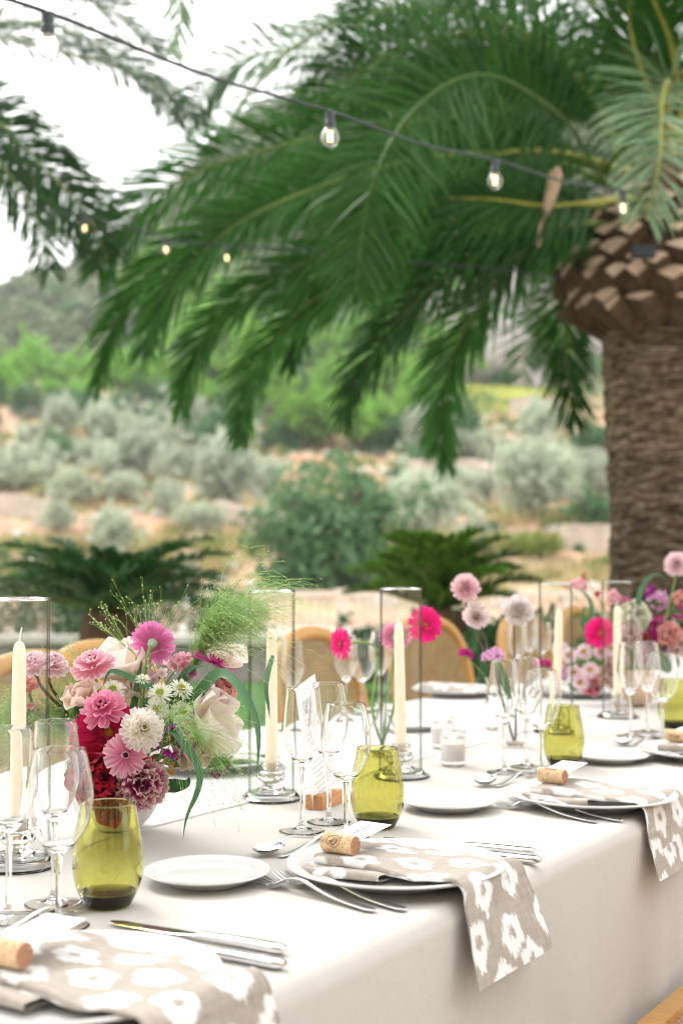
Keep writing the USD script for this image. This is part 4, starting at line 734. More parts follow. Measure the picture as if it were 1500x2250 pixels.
def top_set(px, py, w):                        # dessert spoon and fork above the plate, along the table
    p = on_table(px, py); t_, n_ = p @ TD, p @ TN_
    make_spoon('dessert spoon above the ' + w, tn(t_, n_, TOP + .0006), TROT + 90)
    q = tn(t_ + .195, n_ + .024, TOP + .0006); make_fork('dessert fork above the ' + w, q, TROT + 270, .86)
top_set(566, 1888, 'sharp middle plate'); top_set(1052, 1732, 'plate at the right'); top_set(1360, 1642, 'plate cut by the right edge'); top_set(-130, 2080, 'plate nearest the camera')

# ---------------------------------------------------------------- glasses
def shell(out, wall, floor, rim_r=.0006):      # outline of a vessel: outer profile upwards, then the inside down to the floor
    out = [tuple(o_) for o_ in out]; top = out[-1]; inn = []
    P = np.array(out); T = nrm(np.gradient(P, axis=0)); N = np.stack([T[:, 1], -T[:, 0]], 1)
    Q = P - N * wall; keep = [(max(r, 0), z) for r, z in Q if z > floor and r > .0008]
    return out + [(top[0] - wall * .5, top[1] + wall * .45)] + keep[::-1] + [(0, floor)]
def wine_prof(kind):
    if kind == 0: H, ks = .209, [(.0045, .094), (.0095, .098), (.0175, .110), (.0262, .130), (.0300, .1435), (.0298, .155), (.0275, .178), (.0238, .209)]
    else: H, ks = .190, [(.0045, .078), (.012, .083), (.024, .095), (.0330, .115), (.0362, .137), (.0352, .155), (.0315, .174), (.0272, .190)]
    foot = [(0, .0062), (.006, .0056), (.010, .0038), (.018, .0022), (.028, .0006), (.031, 0), (.0330, .0006), (.0332, .0012), (.028, .0022), (.018, .0039), (.010, .0060), (.0062, .0095), (.0033, .0155), (.0035, .026), (.0033, .055), (.0036, ks[0][1] - .008)]
    bowl = [tuple(x) for x in spline(ks, 26)]; P = np.array(bowl); T = nrm(np.gradient(P, axis=0)); N = np.stack([T[:, 1], -T[:, 0]], 1); Q = P - N * .0010
    fl = ks[0][1] + .0075; inn = [(r, z) for r, z in Q if z > fl + .0012 and r > .002]
    return foot + bowl + [(bowl[-1][0] - .0005, bowl[-1][1] + .0004)] + inn[::-1] + [(inn[0][0] * .5, fl + .0003), (0, fl)]
wine0 = {}
def wine(kind, px, py, label, group=None, z=None):
    p = on_table(px, py); p = (p[0], p[1], TOP + (.0042 if p @ TN_ < MID else .0009))
    if kind not in wine0:
        wine0[kind] = t = thing('wine_glass', label, 'wine glass', p, 0, group); obj('glass_body', lathe(wine_prof(kind), 64), 'clear_glass', t); return t
    return dup(wine0[kind], p, 0, label, group)
wine(0, 663, 1829, 'tall clear wine glass with pointed bowl, front left of the three by the middle tumbler'); wine(0, 722, 1809, 'tall clear wine glass with pointed bowl, standing behind the wooden menu block pair')
wine(1, 760, 1842, 'shorter round clear wine glass overlapping the left side of the middle green tumbler')
wine(0, 18, 2022, 'tall clear wine glass cut by the left edge'); wine(0, 118, 1990, 'tall clear wine glass behind the round one at the far left'); wine(1, 128, 2040, 'round clear wine glass in front left of the nearest green tumbler')
wine(0, 1108, 1699, 'tall clear wine glass left of the third tumbler, front one'); wine(0, 1158, 1687, 'tall clear wine glass behind the round one at the third tumbler'); wine(1, 1190, 1698, 'round clear wine glass overlapping the third green tumbler')
wine(0, 1385, 1619, 'tall clear wine glass before the pink flower bowl at right'); wine(0, 1422, 1610, 'tall clear wine glass behind the round one near the right edge'); wine(1, 1455, 1622, 'round clear wine glass before the green tumbler at the right edge')
for k, ((px, py), lb) in enumerate(zip([(760, 1585), (795, 1570), (835, 1566), (1135, 1502), (1165, 1497), (1190, 1492), (640, 1610)], ['right under the left hot pink gerbera', 'between the left gerbera and its bent stem', 'just left of the third taper candle', 'below the creamy ball dahlia, left one of three', 'below the creamy ball dahlia, middle one of three', 'left of the fourth taper candle, behind its cylinder', 'right of the second taper candle before a chair back'])): wine(k % 2, px, py, 'blurred far wine glass ' + lb)
tum0 = []
def tumbler(px, py, label):
    p = on_table(px, py); p = (p[0], p[1], TOP + .0009)
    if not tum0:
        out = [(0, .0006), (.020, .0004), (.0235, 0), (.0258, .0012)] + [tuple(x) for x in spline([(.0275, .004), (.0345, .018), (.0392, .034), (.0400, .047), (.0385, .066), (.0350, .090), (.0302, .116)], 26)]
        pr = shell(out, .0019, .0135); tum0.append(thing('green_tumbler', label, 'tumbler', p)); obj('glass_body', lathe(pr, 72), 'olive_glass', tum0[0])
    else: dup(tum0[0], p, 0, label)
tumbler(237, 1992, 'olive green glass tumbler nearest the camera, before the flower bowl'); tumbler(829, 1819, 'olive green glass tumbler in the middle beside the round wine glass'); tumbler(1238, 1685, 'olive green glass tumbler third along the table, behind the right hand cork'); tumbler(1482, 1601, 'olive green glass tumbler cut by the right edge')

# ---------------------------------------------------------------- candles in glass cylinders
cyl0 = []
def candle_set(px, py, lab, ch=.235, lean=0, rz=0):
    p = on_table(px, py); z = TOP + (.0042 if p @ TN_ < MID else .0009); L = (p[0], p[1], z)
    if not cyl0:
        c = thing('glass_cylinder', 'clear glass cylinder with wide foot ' + lab, 'vase', L); cyl0.append(c)
        obj('tube', lathe([(.0365, .0135), (.039, .0135), (.039, .343), (.0378, .3445), (.0366, .343)] + [(.0365, .0135)], 64), 'cylinder_glass', c)
        obj('rim', lathe([(.0388, .3425), (.0393, .3437), (.0388, .3452), (.0378, .3458), (.0368, .3452), (.0363, .3437), (.0368, .3425), (.0378, .342), (.0388, .3425)], 64), 'clear_glass', c)
        obj('foot', lathe([(0, .0085), (.036, .0085), (.043, .0035), (.050, .0003), (.0525, 0), (.0535, .0018), (.0525, .0040), (.046, .0068), (.041, .0122), (.030, .0120), (0, .0118)], 64), 'clear_glass', c)
        h = thing('crystal_candlestick', 'small crystal candlestick inside the glass cylinder ' + lab, 'candlestick', (L[0], L[1], z + .0126)); cyl0.append(h)
        m = lathe([(0, .0005), (.021, 0), (.0235, .002), (.022, .006), (.014, .009), (.0125, .013), (.021, .019), (.0235, .025), (.0205, .031), (.013, .034), (.0125, .037), (.0165, .041), (.017, .046), (.0145, .0485), (.0112, .048), (.0108, .031), (0, .031)], 48)
        v = m[0].copy(); a = np.arctan2(v[:, 1], v[:, 0]); r = np.hypot(v[:, 0], v[:, 1]); fl = 1 + .05 * np.cos(8 * a) * np.clip((.0285 - np.abs(v[:, 2] - .02)) / .02, 0, 1) * (r > .0115); v[:, :2] *= fl[:, None]; obj('stick_body', (v, m[1]), 'clear_glass', h)
    else:
        dup(cyl0[0], L, 0, 'clear glass cylinder with wide foot ' + lab); dup(cyl0[1], (L[0], L[1], z + .0126), 0, 'small crystal candlestick inside the glass cylinder ' + lab)
    t = thing('taper_candle', 'unlit cream taper candle in the glass cylinder ' + lab, 'candle', (L[0], L[1], z + .0442), rz, rx=lean)
    obj('wax_body', lathe([(0, 0), (.0100, 0), (.0104, .002), (.0104, .02), (.0098, ch * .5), (.0086, ch - .02), (.0080, ch - .010), (.0058, ch - .003), (.002, ch), (0, ch)], 32), 'wax', t)
    obj('wick', tube(spline([(0, 0, ch - .002), (.001, 0, ch + .008), (.003, .001, ch + .018)], 8), np.linspace(.0016, .0009, 8), 6), 'wick', t)
candle_set(38, 1905, 'at the left edge', .245, 0, 20); candle_set(596, 1757, 'left of the three wine glasses', .238, 0, 200); candle_set(881, 1708, 'with the pink gerberas beside it', .238, -1.0, 100); candle_set(1222, 1610, 'between the dahlias and the pink bowl', .24, 2.0, 60); candle_set(1357, 1577, 'at the right before the pink flower bowl', .238, 0, 10)
# votives
vot = []
for (px, py), lb in zip([(995, 1683), (972, 1648)], ['front tea light glass with white wax in the middle of the table', 'rear tea light glass with white wax in the middle of the table']):
    p = on_table(px, py); p = (p[0], p[1], TOP + (.0042 if p @ TN_ < MID else .0009))
    t = thing('votive_glass', lb, 'candle glass', p); obj('glass_body', lathe(shell([(0, .0004), (.0215, 0), (.0232, .001), (.0238, .004), (.0252, .066)], .0018, .009), 48), 'clear_glass', t)
    w = thing('votive_candle', lb.replace('tea light glass with white wax', 'white wax candle in its glass'), 'candle', (p[0], p[1], p[2] + .0094)); obj('wax_body', lathe([(0, 0), (.0205, 0), (.0215, .002), (.0218, .031), (.0205, .033), (0, .0325)], 40), 'white_wax', w); obj('wick', tube([(0, 0, .032), (.0005, 0, .039)], .0008, 6), 'wick', w)
# menu card in its wooden block
p = on_table(712, 1772); ang = TROT + 90 + 8; mb = thing('wooden_menu_block', 'small reddish wooden block with a slot holding the menu card', 'card holder', (p[0], p[1], TOP + .0009), ang)
bl, bw, bh = .075, .030, .022
for s_ in (-1, 1): obj('block_half', MB().box((0, s_ * (bw / 4 + .0005), bh / 2 + .0015), (bl, bw / 2 - .001, bh - .003)), 'oak', mb)
obj('block_base', MB().box((0, 0, .002), (bl, bw, .004)), 'oak', mb)
mc = thing('menu_card', 'tall white menu card leaning back in the wooden block behind the wine glasses', 'menu', (p[0], p[1], TOP + .005), ang)
ta = math.radians(13); up = np.array([0, math.sin(ta) * .35, math.cos(ta)]); up = nrm(up + np.array([.0, 0, 0])); dx = nrm(np.array([1.0, .0, .24])); upv = nrm(np.array([-.24, .06, 1.0]))
def mq(a, b_, h=0): return dx * a + upv * b_ + nrm(np.cross(dx, upv)) * h
vs = np.array([mq(a, b_, h) for h in (-.0002, .0002) for a, b_ in ((-.038, .0), (.038, .0), (.038, .205), (-.038, .205))]); obj('card_paper', trimesh.convex.convex_hull(vs), 'paper', mc, smooth=False)
B = MB(); g = np.random.default_rng(2)
for k in range(14):
    y_ = .022 + k * .0085 + (.012 if k > 6 else 0); w_ = g.uniform(.010, .024)
    for x_ in np.arange(-w_, w_, .0042): B.tube([mq(x_, y_, .0004), mq(x_ + .0016, y_ + .0018, .0004), mq(x_ + .0030, y_ - .0004, .0004)], .00028, 3)
for q0 in range(5): B.tube(spline([mq(-.016 + .007 * q0 + .004 * math.sin(a * 3 + q0), .165 + .012 * math.cos(a * 2 + q0), .0004) for a in np.linspace(0, 4, 9)], 24), .0005, 3)
obj('lettering', B, 'pale_ink', mc, smooth=False)

# ---------------------------------------------------------------- chairs (local y: the way it faces)
def make_chair(label, loc, rz, group=None):
    t = thing('cane_chair', label, 'chair', loc, rz, group)
    def back(w, z0, z1, r, n=40):              # arched outline, leaning back
        q = [(-w, z0), (-w * 1.02, z0 + (z1 - z0) * .35), (-w * 1.0, z0 + (z1 - z0) * .62), (-w * .80, z0 + (z1 - z0) * .86), (-w * .42, z1 - .012), (0, z1), (w * .42, z1 - .012), (w * .80, z0 + (z1 - z0) * .86), (w, z0 + (z1 - z0) * .62), (w * 1.02, z0 + (z1 - z0) * .35), (w, z0)]
        return spline([(x, -.215 - (z - .45) * .20, z) for x, z in q], n)
    fr = back(.225, .50, .930, .02); obj('back_frame', tube(fr, .021, 10), 'honey_wood', t)
    obj('lower_rail', tube(spline([(-.23, -.226, .52), (0, -.232, .515), (.23, -.226, .52)], 8), .018, 8), 'honey_wood', t)
    B = MB(); xs, zs = fr[:, 0], fr[:, 2]; yo = lambda z: -.215 - (z - .45) * .20
    def halfw(z): m = (xs > 0); o_ = np.argsort(zs[m]); return np.interp(z, zs[m][o_], xs[m][o_])
    for k, z in enumerate(np.arange(.525, .920, .0088)):
        w = halfw(z) - .006; B.box((0, yo(z) + .0012 * (-1) ** k, z), (2 * w, .0012, .0033))
    for k, x in enumerate(np.arange(-.218, .2185, .0088)):
        zz_ = np.arange(.52, .930, .005); ok = zz_[np.array([halfw(z) for z in zz_]) > abs(x)]
        if len(ok) < 3: continue
        a, b_ = ok[0], ok[-1]; d = nrm(np.array([0, -.2, 1.0])); R = np.stack([[1, 0, 0], np.cross(d, [1, 0, 0]), d], 1); B.box((x, yo((a + b_) / 2), (a + b_) / 2), (.0033, .0012, (b_ - a) * 1.02), R)
    obj('cane_panel', B, 'cane', t, smooth=False)
    ang = np.linspace(0, 2 * PI, 49)[:-1]; sup = lambda a, R, p_: np.sign(np.cos(a)) * np.abs(np.cos(a)) ** p_ * R
    ring = np.stack([sup(ang, .245, .36) * (1 + .06 * np.sin(ang)), np.sign(np.sin(ang)) * np.abs(np.sin(ang)) ** .36 * .225, 0 * ang], 1)
    v = np.vstack([ring + [0, 0, .405], ring * 1.01 + [0, 0, .42], ring * 1.0 + [0, 0, .450], ring * .975 + [0, 0, .457], ring * .84 + [0, 0, .457], ring * .835 + [0, 0, .405]]); m = 48
    f = np.vstack([[k * m + i_, k * m + (i_ + 1) % m, ((k + 1) % 6) * m + (i_ + 1) % m, ((k + 1) % 6) * m + i_] for k in range(6) for i_ in range(m)]); obj('seat_frame', (v, f), 'honey_wood', t, smooth=40)
    Sb = MB(); base = ring * .845 + [0, 0, .4445]; Sb.add(np.vstack([base, [[0, 0, .4455]]]), np.array([[48, i_, (i_ + 1) % 48] for i_ in range(48)])); obj('seat_base', Sb, 'rattan', t)
    W = MB(); row = 0
    for y in np.arange(-.185, .187, .0072):
        row += 1
        for x in np.arange(-.205 + (row % 2) * .0085, .206, .017):
            if (abs(x) / .203) ** 4 + (abs(y) / .187) ** 4 > .93: continue
            a, b_ = np.array([x - .0082, y - .0018, .4452]), np.array([x + .0082, y + .0018, .4452]); m_ = (a + b_) / 2 + [0, 0, .004]; s_ = np.array([0, .0036, 0])
            W.add([a - s_ * .6, a + s_ * .6, m_ - s_, m_ + s_, b_ - s_ * .6, b_ + s_ * .6], [[0, 2, 3, 1], [2, 4, 5, 3]])
    obj('woven_seat', W, 'rattan', t, smooth=False, kind='stuff')
    for sx in (-1, 1):
        obj('leg', tube([(sx * .205, .18, 0), (sx * .205, .18, .2), (sx * .20, .175, .42)], [.013, .017, .022], 10), 'honey_wood', t)
        obj('leg', tube(spline([(sx * .20, -.25, 0), (sx * .205, -.2, .25), (sx * .225, -.215, .46), (sx * .225, -.227, .52)], 10), [.013, .014, .015, .016, .018, .019, .02, .02, .02, .02], 10), 'honey_wood', t)
    return t
CH0 = TROT - 90                                # faces the table from the far side: local y -> outwards (+n)
def chair_at(px, D, label, turn=0):            # pixel of the middle of the back
    p = spot(px, 1240, D); d = rotm([0, 0, 1], math.radians(CH0 + turn)) @ np.array([0, -.29, 0]); loc = (p[0] - d[0], p[1] - d[1], 0)
    if 'c' not in protos: protos['c'] = make_chair(label, loc, CH0 + turn)
    else: dup(protos['c'], loc, CH0 + turn, label)
chair_at(692, 4.0, 'cane backed chair right of the second glass cylinder on the far side'); chair_at(940, 5.0, 'cane backed chair behind the pink gerberas on the far side', -8); chair_at(1150, 5.45, 'cane backed chair behind the pale dahlias'); chair_at(1268, 6.0, 'cane backed chair farthest right behind the pink flower bowl'); chair_at(225, 3.35, 'cane backed chair behind the big flower bowl at the left'); chair_at(85, 2.95, 'cane backed chair seen through the glass cylinder at the left edge')
p = tn(1.95, -.440, 0); dup(protos['c'], p, TROT + 90, 'wooden chair with woven rattan seat tucked in at the lower right corner', s=1.07)
# ---------------------------------------------------------------- string lights
usdkit.material(stage, look_path('filament_glow'), {'e': ('emission', {'color': (1.0, .55, .2), 'strength': 7.0})}, surface='e.emission')
mat('bulb_base', (.030, .042, .050), .45, spec=.5)
def lights(name, label, pts, bulbs, r=.004, sag=.0, glow=True, size=1.0):
    cable = obj(name, tube(spline(pts, 60), r, 7), 'black_rubber'); meta(cable, label, 'cable')
    for (p, lb) in bulbs:
        p = np.asarray(p, float); t = thing('string_light_bulb', lb, 'bulb', p, s=size)
        obj('socket', lathe([(0, -.036), (.0135, -.036), (.0148, -.033), (.0145, -.02), (.0120, -.017), (.0120, -.008), (.0130, -.006), (.0130, .008), (.009, .011), (0, .011)], 20), 'bulb_base', t)
        v, f = lathe(shell([(0, -.0885), (.009, -.0873), (.0185, -.080), (.0245, -.069), (.0248, -.058), (.0205, -.046), (.0140, -.037), (.0120, -.034)], .0008, -.0873), 28); obj('glass_globe', (v, f), 'bulb_glass', t)
        fb = MB(); 
        for s_ in (-1, 1): fb.tube([(s_ * .004, 0, -.044), (s_ * .0035, 0, -.072)], .0016, 6)
        obj('filament', fb, 'filament_glow', t)
pix = [(105, 26), (725, 243), (1087, 350), (1368, 418)]; dd = [2.75, 3.5, 4.3, 5.05]
b3 = [spot(a, b_, d) for (a, b_), d in zip(pix, dd)]; ends = [spot(-420, -190, 2.3)] + b3 + [spot(1600, 470, 5.9)]
lab = ['bulb hanging at the upper left of the picture', 'bulb in the middle of the string before the palm fronds', 'bulb before the arching palm frond, third from the left', 'glowing bulb before the cut stubs of the palm']
cat = []
for a, b_ in zip(ends[:-1], ends[1:]): cat += [a, (a + b_) / 2 - np.array([0, 0, .018])]
lights('light_cable', 'black cable of the nearer string of bulbs crossing the upper picture', cat + [ends[-1]], [(q - [0, 0, .011], 'clear ' + s_) for q, s_ in zip(b3, lab)])
f3 = [spot(-60, 440, 5.9), spot(186, 475, 6.0), spot(365, 522, 6.0), spot(498, 540, 6.0), spot(640, 545, 6.05), spot(850, 570, 6.1), spot(1060, 588, 6.15), spot(1230, 610, 6.25)]
lights('light_cable', 'black cable of the farther string of bulbs running through the palm fronds', f3, [(f3[1] - [0, 0, .011], 'small blurred bulb left of the palm fronds against the sky'), (f3[2] - [0, 0, .011], 'small blurred bulb before the left palm fronds'), (f3[3] - [0, 0, .011], 'small faint bulb deeper among the palm fronds')], r=.004, size=.75)
# ---------------------------------------------------------------- flowers
def petalmat(name, trans=.40, rough=.6): 
    n = {'at': ('attribute', {'attribute': 'tint'}), 'p': ('principled_bsdf', {'roughness': rough, 'specular_ior_level': .25, 'sheen_weight': .15}), 't': ('translucent_bsdf', {}), 'mc': ('mix_closure', {'fac': trans}),
         'tc': ('texture_coordinate', {}), 'n': ('noise_texture', {'scale': 420.0, 'detail': 3.0}), 'b': ('bump', {'strength': .35, 'distance': .0008})}
    return usdkit.material(stage, look_path(name), n, [('at.color', 'p.base_color'), ('at.color', 't.color'), ('tc.object', 'n.vector'), ('n.fac', 'b.height'), ('b.normal', 'p.normal'), ('p.BSDF', 'mc.closure1'), ('t.BSDF', 'mc.closure2')], surface='mc.closure')
petalmat('petal')
mat('stem_green', (.16, .27, .06), .5, var=.2, scale=60, spec=.4); mat('stem_brown', (.10, .045, .035), .5, var=.2, scale=60, spec=.4); mat('leaf_green', (.045, .135, .040), .45, var=.3, scale=30, trans=.2, spec=.5); mat('blade_green', (.085, .20, .095), .5, var=.2, scale=40, trans=.25, spec=.4)
mat('plume_green', (.36, .56, .20), .6, trans=.35, spec=.2); mat('seed_dot', (.45, .50, .25), .6); mat('calyx_green', (.36, .46, .33), .6, var=.2, scale=200)
C = dict(hot=((.74, .004, .17), (.82, .015, .26)), orchid=((.70, .14, .40), (.74, .27, .54)), magenta=((.40, .005, .16), (.55, .03, .26)), red=((.40, .004, .022), (.55, .008, .05)), rose=((.30, .003, .012), (.48, .006, .035)),
         blush=((.87, .74, .64), (.88, .82, .78)), white=((.88, .84, .52), (.88, .82, .84)), pinkwhite=((.74, .16, .29), (.86, .62, .68)), pale=((.78, .46, .52), (.86, .74, .78)), lilac=((.55, .20, .45), (.72, .45, .66)), purple=((.28, .01, .22), (.42, .03, .34)), coral=((.66, .16, .13), (.78, .42, .38)), peach=((.84, .62, .50), (.87, .75, .67)), snow=((.76, .80, .52), (.87, .86, .87)), orange=((.60, .06, .01), (.66, .12, .03)), carn=((.46, .03, .20), (.82, .66, .58)), clear=((.60, .30, .10), (.75, .45, .20)))
def petal(L, W, cup=.3, curl=.3, tip=.25, ruffle=0.0, nl=7, nw=5, seed=0, base=.25, notch=0.0):
    """a petal growing along +y from the origin, upper side +z"""
    s, x = np.meshgrid(np.linspace(0, 1, nl), np.linspace(-1, 1, nw), indexing='ij')
    w = W * (base + (1 - base) * np.sin(np.clip(s / .72, 0, 1) * PI / 2)) * np.where(s > .72, np.sqrt(np.clip(1 - ((s - .72) / .28) ** 2 * (1 - tip ** 2), 0, 1)), 1)
    g = np.random.default_rng(seed); ph = g.uniform(0, 6, 3); r = ruffle * s ** 2
    y = L * (s - .10 * x ** 2 * s * (tip < .5) - notch * (1 - np.abs(x)) * (s > .99)); z = L * (cup * W / L * (x ** 2) * s + curl * s ** 2) + r * (np.sin(x * 7 + ph[0]) + .7 * np.sin(x * 13 + ph[1])) * W
    y = y + r * np.sin(x * 9 + ph[2]) * W * .5
    return np.stack([x * w, y, z], -1).reshape(-1, 3), grid_faces(nl, nw), s.ravel(), x.ravel()
def flower(name, label, at, face, layers, stem_to=None, group=None, disc=None, stem_r=.0022, calyx=0, stem_mat='stem_green', seed=0, apart=True, bend=.5, twist=0.0, cat='flower'):
    """layers: (count, length, half width, elevation in degrees, ring radius, ring height, colour, petal settings)"""
    g = np.random.default_rng(seed + 1000); t = thing(name, label, cat, at, group=group); R = frame_to(face, twist); rest = MB(); k = 0
    for li, (cnt, L, W, el, r0, z0, col, kw) in enumerate(layers):
        c0, c1 = (np.array(q) for q in (C[col] if isinstance(col, str) else col)); gold = kw.get('spiral', False)
        for i in range(cnt):
            kw2 = {a: b_ for a, b_ in kw.items() if a not in ('spiral', 'jit', 'edge')}; j = kw.get('jit', .08)
            v, f, s, x = petal(L * g.uniform(1 - j, 1 + j), W * g.uniform(1 - j, 1 + j), seed=int(g.integers(1e6)), **kw2)
            e = math.radians(el + g.normal() * j * 70); a = (i * 2.399963 if gold else i * 2 * PI / cnt) + li * .37 + g.normal() * j
            v = v @ rotm([1, 0, 0], e).T; v = v + [0, r0, z0]; v = v @ rotm([0, 0, 1], a).T @ R.T
            m = np.clip(s ** 1.2, 0, 1)[:, None] if 'edge' not in kw else np.clip((np.maximum(s, np.abs(x) * s) - kw['edge']) / (1 - kw['edge']), 0, 1)[:, None]
            cc = (c0 * (1 - m) + c1 * m) * g.uniform(.92, 1.08) * (1 - .10 * (np.abs(x[:, None]) < .15))
            if apart: obj('petal', (v, f), 'petal', t, smooth=True, colors=cc)
            else: rest.add(v, f, cc)
    if not apart and rest.n: obj('petals', rest, 'petal', t, smooth=True, colors=rest.colors(), kind='stuff')
    if disc:
        rad_, z0, c_in, c_out, n_ = disc; D_ = MB(); base = trimesh.creation.icosphere(1, 1.0)
        for i in range(n_):
            q = rad_ * math.sqrt((i + .5) / n_); a = i * 2.399963; p = np.array([q * math.cos(a), q * math.sin(a), z0 + rad_ * .35 * (1 - (q / rad_) ** 2)]); rr = rad_ / math.sqrt(n_) * 1.15
            m = i / n_; D_.add((base.vertices * [rr, rr, rr * 1.6] + p) @ R.T, base.faces, np.array(c_in) * (1 - m) + np.array(c_out) * m)
        obj('flower_centre', D_, 'petal', t, smooth=True, colors=D_.colors())
    back = -nrm(np.asarray(face, float))
    if calyx:
        B = MB(); v, f = lathe([(0, -.012), (.0035, -.011), (calyx * .75, -.006), (calyx, .0005), (calyx * .6, .002), (0, .002)], 20); a_ = np.arctan2(v[:, 1], v[:, 0]); v[:, :2] *= (1 + .06 * np.cos(10 * a_))[:, None]; obj('calyx', (v @ R.T, f), 'calyx_green', t)
    if stem_to is not None:
        e = np.asarray(stem_to, float) - np.asarray(at, float); L = np.linalg.norm(e); p0 = back * (.010 if calyx else .002); pts = spline([p0, p0 + back * L * .22 * bend + np.array([0, 0, -1.0]) * L * .05, e * .55 + back * L * .05 * bend, e], 18); obj('stem', tube(pts, np.linspace(stem_r, stem_r * 1.15, 18), 7), stem_mat, t)
    return t
flat = dict(cup=.25, curl=-.10, tip=.62, nl=7, nw=4)
def gerbera(label, at, face, col, R=.032, stem=None, seed=0, apart=True, centre=((.75, .38, .05), (.45, .03, .10)), **k):
    return flower('gerbera', label, at, face, [(22, R, R * .128, 6, .002, 0, col, dict(flat, jit=.05)), (20, R * .9, R * .12, 14, .002, .001, col, dict(flat, jit=.06)), (20, R * .42, R * .05, 38, .003, .002, col, dict(cup=.2, curl=.1, tip=.3, nl=4, nw=3))], stem, disc=(R * .22, .001, *centre, 60), calyx=R * .24, stem_r=.0027, seed=seed, apart=apart, **k)
def dahlia(label, at, face, col, R=.027, stem=None, seed=0, apart=True, rows=5, name='dahlia', centre=((.62, .52, .05), (.72, .62, .25)), n=15, **k):
    L_ = []
    for q in range(rows):
        m = q / max(rows - 1, 1); L_.append((max(n - 2 * q, 7), R * (1 - .62 * m), R * (.20 - .05 * m), -8 + 74 * m ** .9, .002, .003 * q, col, dict(cup=.8, curl=.10, tip=.68, nl=6, nw=5, jit=.06)))
    return flower(name, label, at, face, L_, stem, disc=(R * .2, .003 * rows, *centre, 30) if centre else None, seed=seed, apart=apart, **k)
def rose(label, at, face, col, R=.028, stem=None, seed=0, name='rose', rows=7, apart=True, ruffle=.05, **k):
    L_ = []
    for q in range(rows):
        m = q / (rows - 1); L_.append((5 if q < 4 else 4, R * (1.15 - .35 * m), R * (.72 - .42 * m), 30 + 56 * m ** .7, R * (.16 - .13 * m), -R * .35 + R * .12 * m, col, dict(cup=1.0, curl=-.22 + .25 * m, tip=.55, ruffle=ruffle, nl=8, nw=9, jit=.06, base=.45)))
    return flower(name, label, at, face, L_, stem, seed=seed, apart=apart, **k)
def poppy(label, at, face, col, R=.04, stem=None, seed=0, cnt=4, el=34, **k):
    return flower('blush_flower', label, at, face, [(cnt, R * 1.15, R * .95, el, .003, -.01, col, dict(cup=.62, curl=-.22, tip=.75, ruffle=.012, nl=12, nw=13, jit=.08, base=.3)), (3, R * .95, R * .7, el + 20, .003, -.006, col, dict(cup=.7, curl=-.1, tip=.7, ruffle=.015, nl=9, nw=9, jit=.1, base=.3))], stem, seed=seed, **k)
def aster(label, at, face, R=.0145, stem=None, seed=0, group=None, col='snow', centre=((.42, .52, .03), (.50, .56, .12))):
    return flower('small_aster', label, at, face, [(26, R, R * .09, -6, .003, 0, col, dict(cup=.3, curl=-.1, tip=.5, nl=4, nw=3)), (24, R * .86, R * .09, 14, .003, .001, col, dict(cup=.3, curl=.05, tip=.5, nl=4, nw=3)), (20, R * .66, R * .08, 36, .003, .002, col, dict(cup=.3, curl=.1, tip=.5, nl=4, nw=3))], stem, disc=(R * .36, .003, *centre, 40), seed=seed, apart=False, stem_r=.0011, group=group)
def carnation(label, at, face, col='carn', R=.034, stem=None, seed=0, apart=True, edge=.72):
    kw = dict(cup=.15, ruffle=.16, tip=.8, nl=9, nw=15, jit=.12, edge=edge, base=.15)
    return flower('carnation', label, at, face, [(10, R, R * .42, 4, .002, -.004, col, dict(kw, curl=-.1)), (10, R * .92, R * .42, 26, .002, -.001, col, dict(kw, curl=-.05)), (9, R * .85, R * .40, 48, .002, .001, col, dict(kw, curl=0)), (8, R * .8, R * .36, 68, .002, .002, col, dict(kw, curl=.05))], stem, seed=seed, apart=apart)
def cluster(label, at, R, n, col, seed, stem=None, green=True, petal_l=.0065, cat='flower', name='floret_cluster', flatten=.6, hair=0, up=(0, 0, 1.0)):
    g = np.random.default_rng(seed); t = thing(name, label, cat, at); B = MB(); Gm = MB(); c0, c1 = np.array(C[col][0]), np.array(C[col][1]); Ru = frame_to(up)
    for i in range(n):
        d = nrm(g.normal(size=3)) * [1, 1, flatten]; d[2] = abs(d[2]); d = Ru @ d; p = d * R * g.uniform(.75, 1.05); Rf = frame_to(nrm(d + g.normal(size=3) * .25), g.uniform(0, 6))
        for k in range(5):
            v, f, s, x = petal(petal_l * g.uniform(.85, 1.15), petal_l * .42, cup=.2, curl=.1, tip=.6, nl=4, nw=3); m = s[:, None]; B.add((v @ rotm([1, 0, 0], .25).T) @ rotm([0, 0, 1], k * 1.2566).T @ Rf.T + p, f, c0 * (1 - m) + c1 * m)
        Gm.tube([p * 0 - Ru[:, 2] * R * .6, p * .55 - Ru[:, 2] * R * .1, p], .0007, 4)
    for i in range(hair):
        d = nrm(g.normal(size=3)); d[2] = abs(d[2]) * .8 - .2; p = nrm(d) * R * g.uniform(.5, 1.1); Gm.tube([p * .2, p, p * 1.25 + g.normal(size=3) * .002], .0005, 3)
    obj('florets', B, 'petal', t, smooth=True, colors=B.colors(), kind='stuff')
    if stem is not None: Gm.tube(spline([(0, 0, 0), (np.asarray(stem) - at) * .5 + [0, 0, .01], np.asarray(stem) - at], 8), .0013, 5)
    obj('stalks', Gm, 'stem_green', t, kind='stuff'); return t
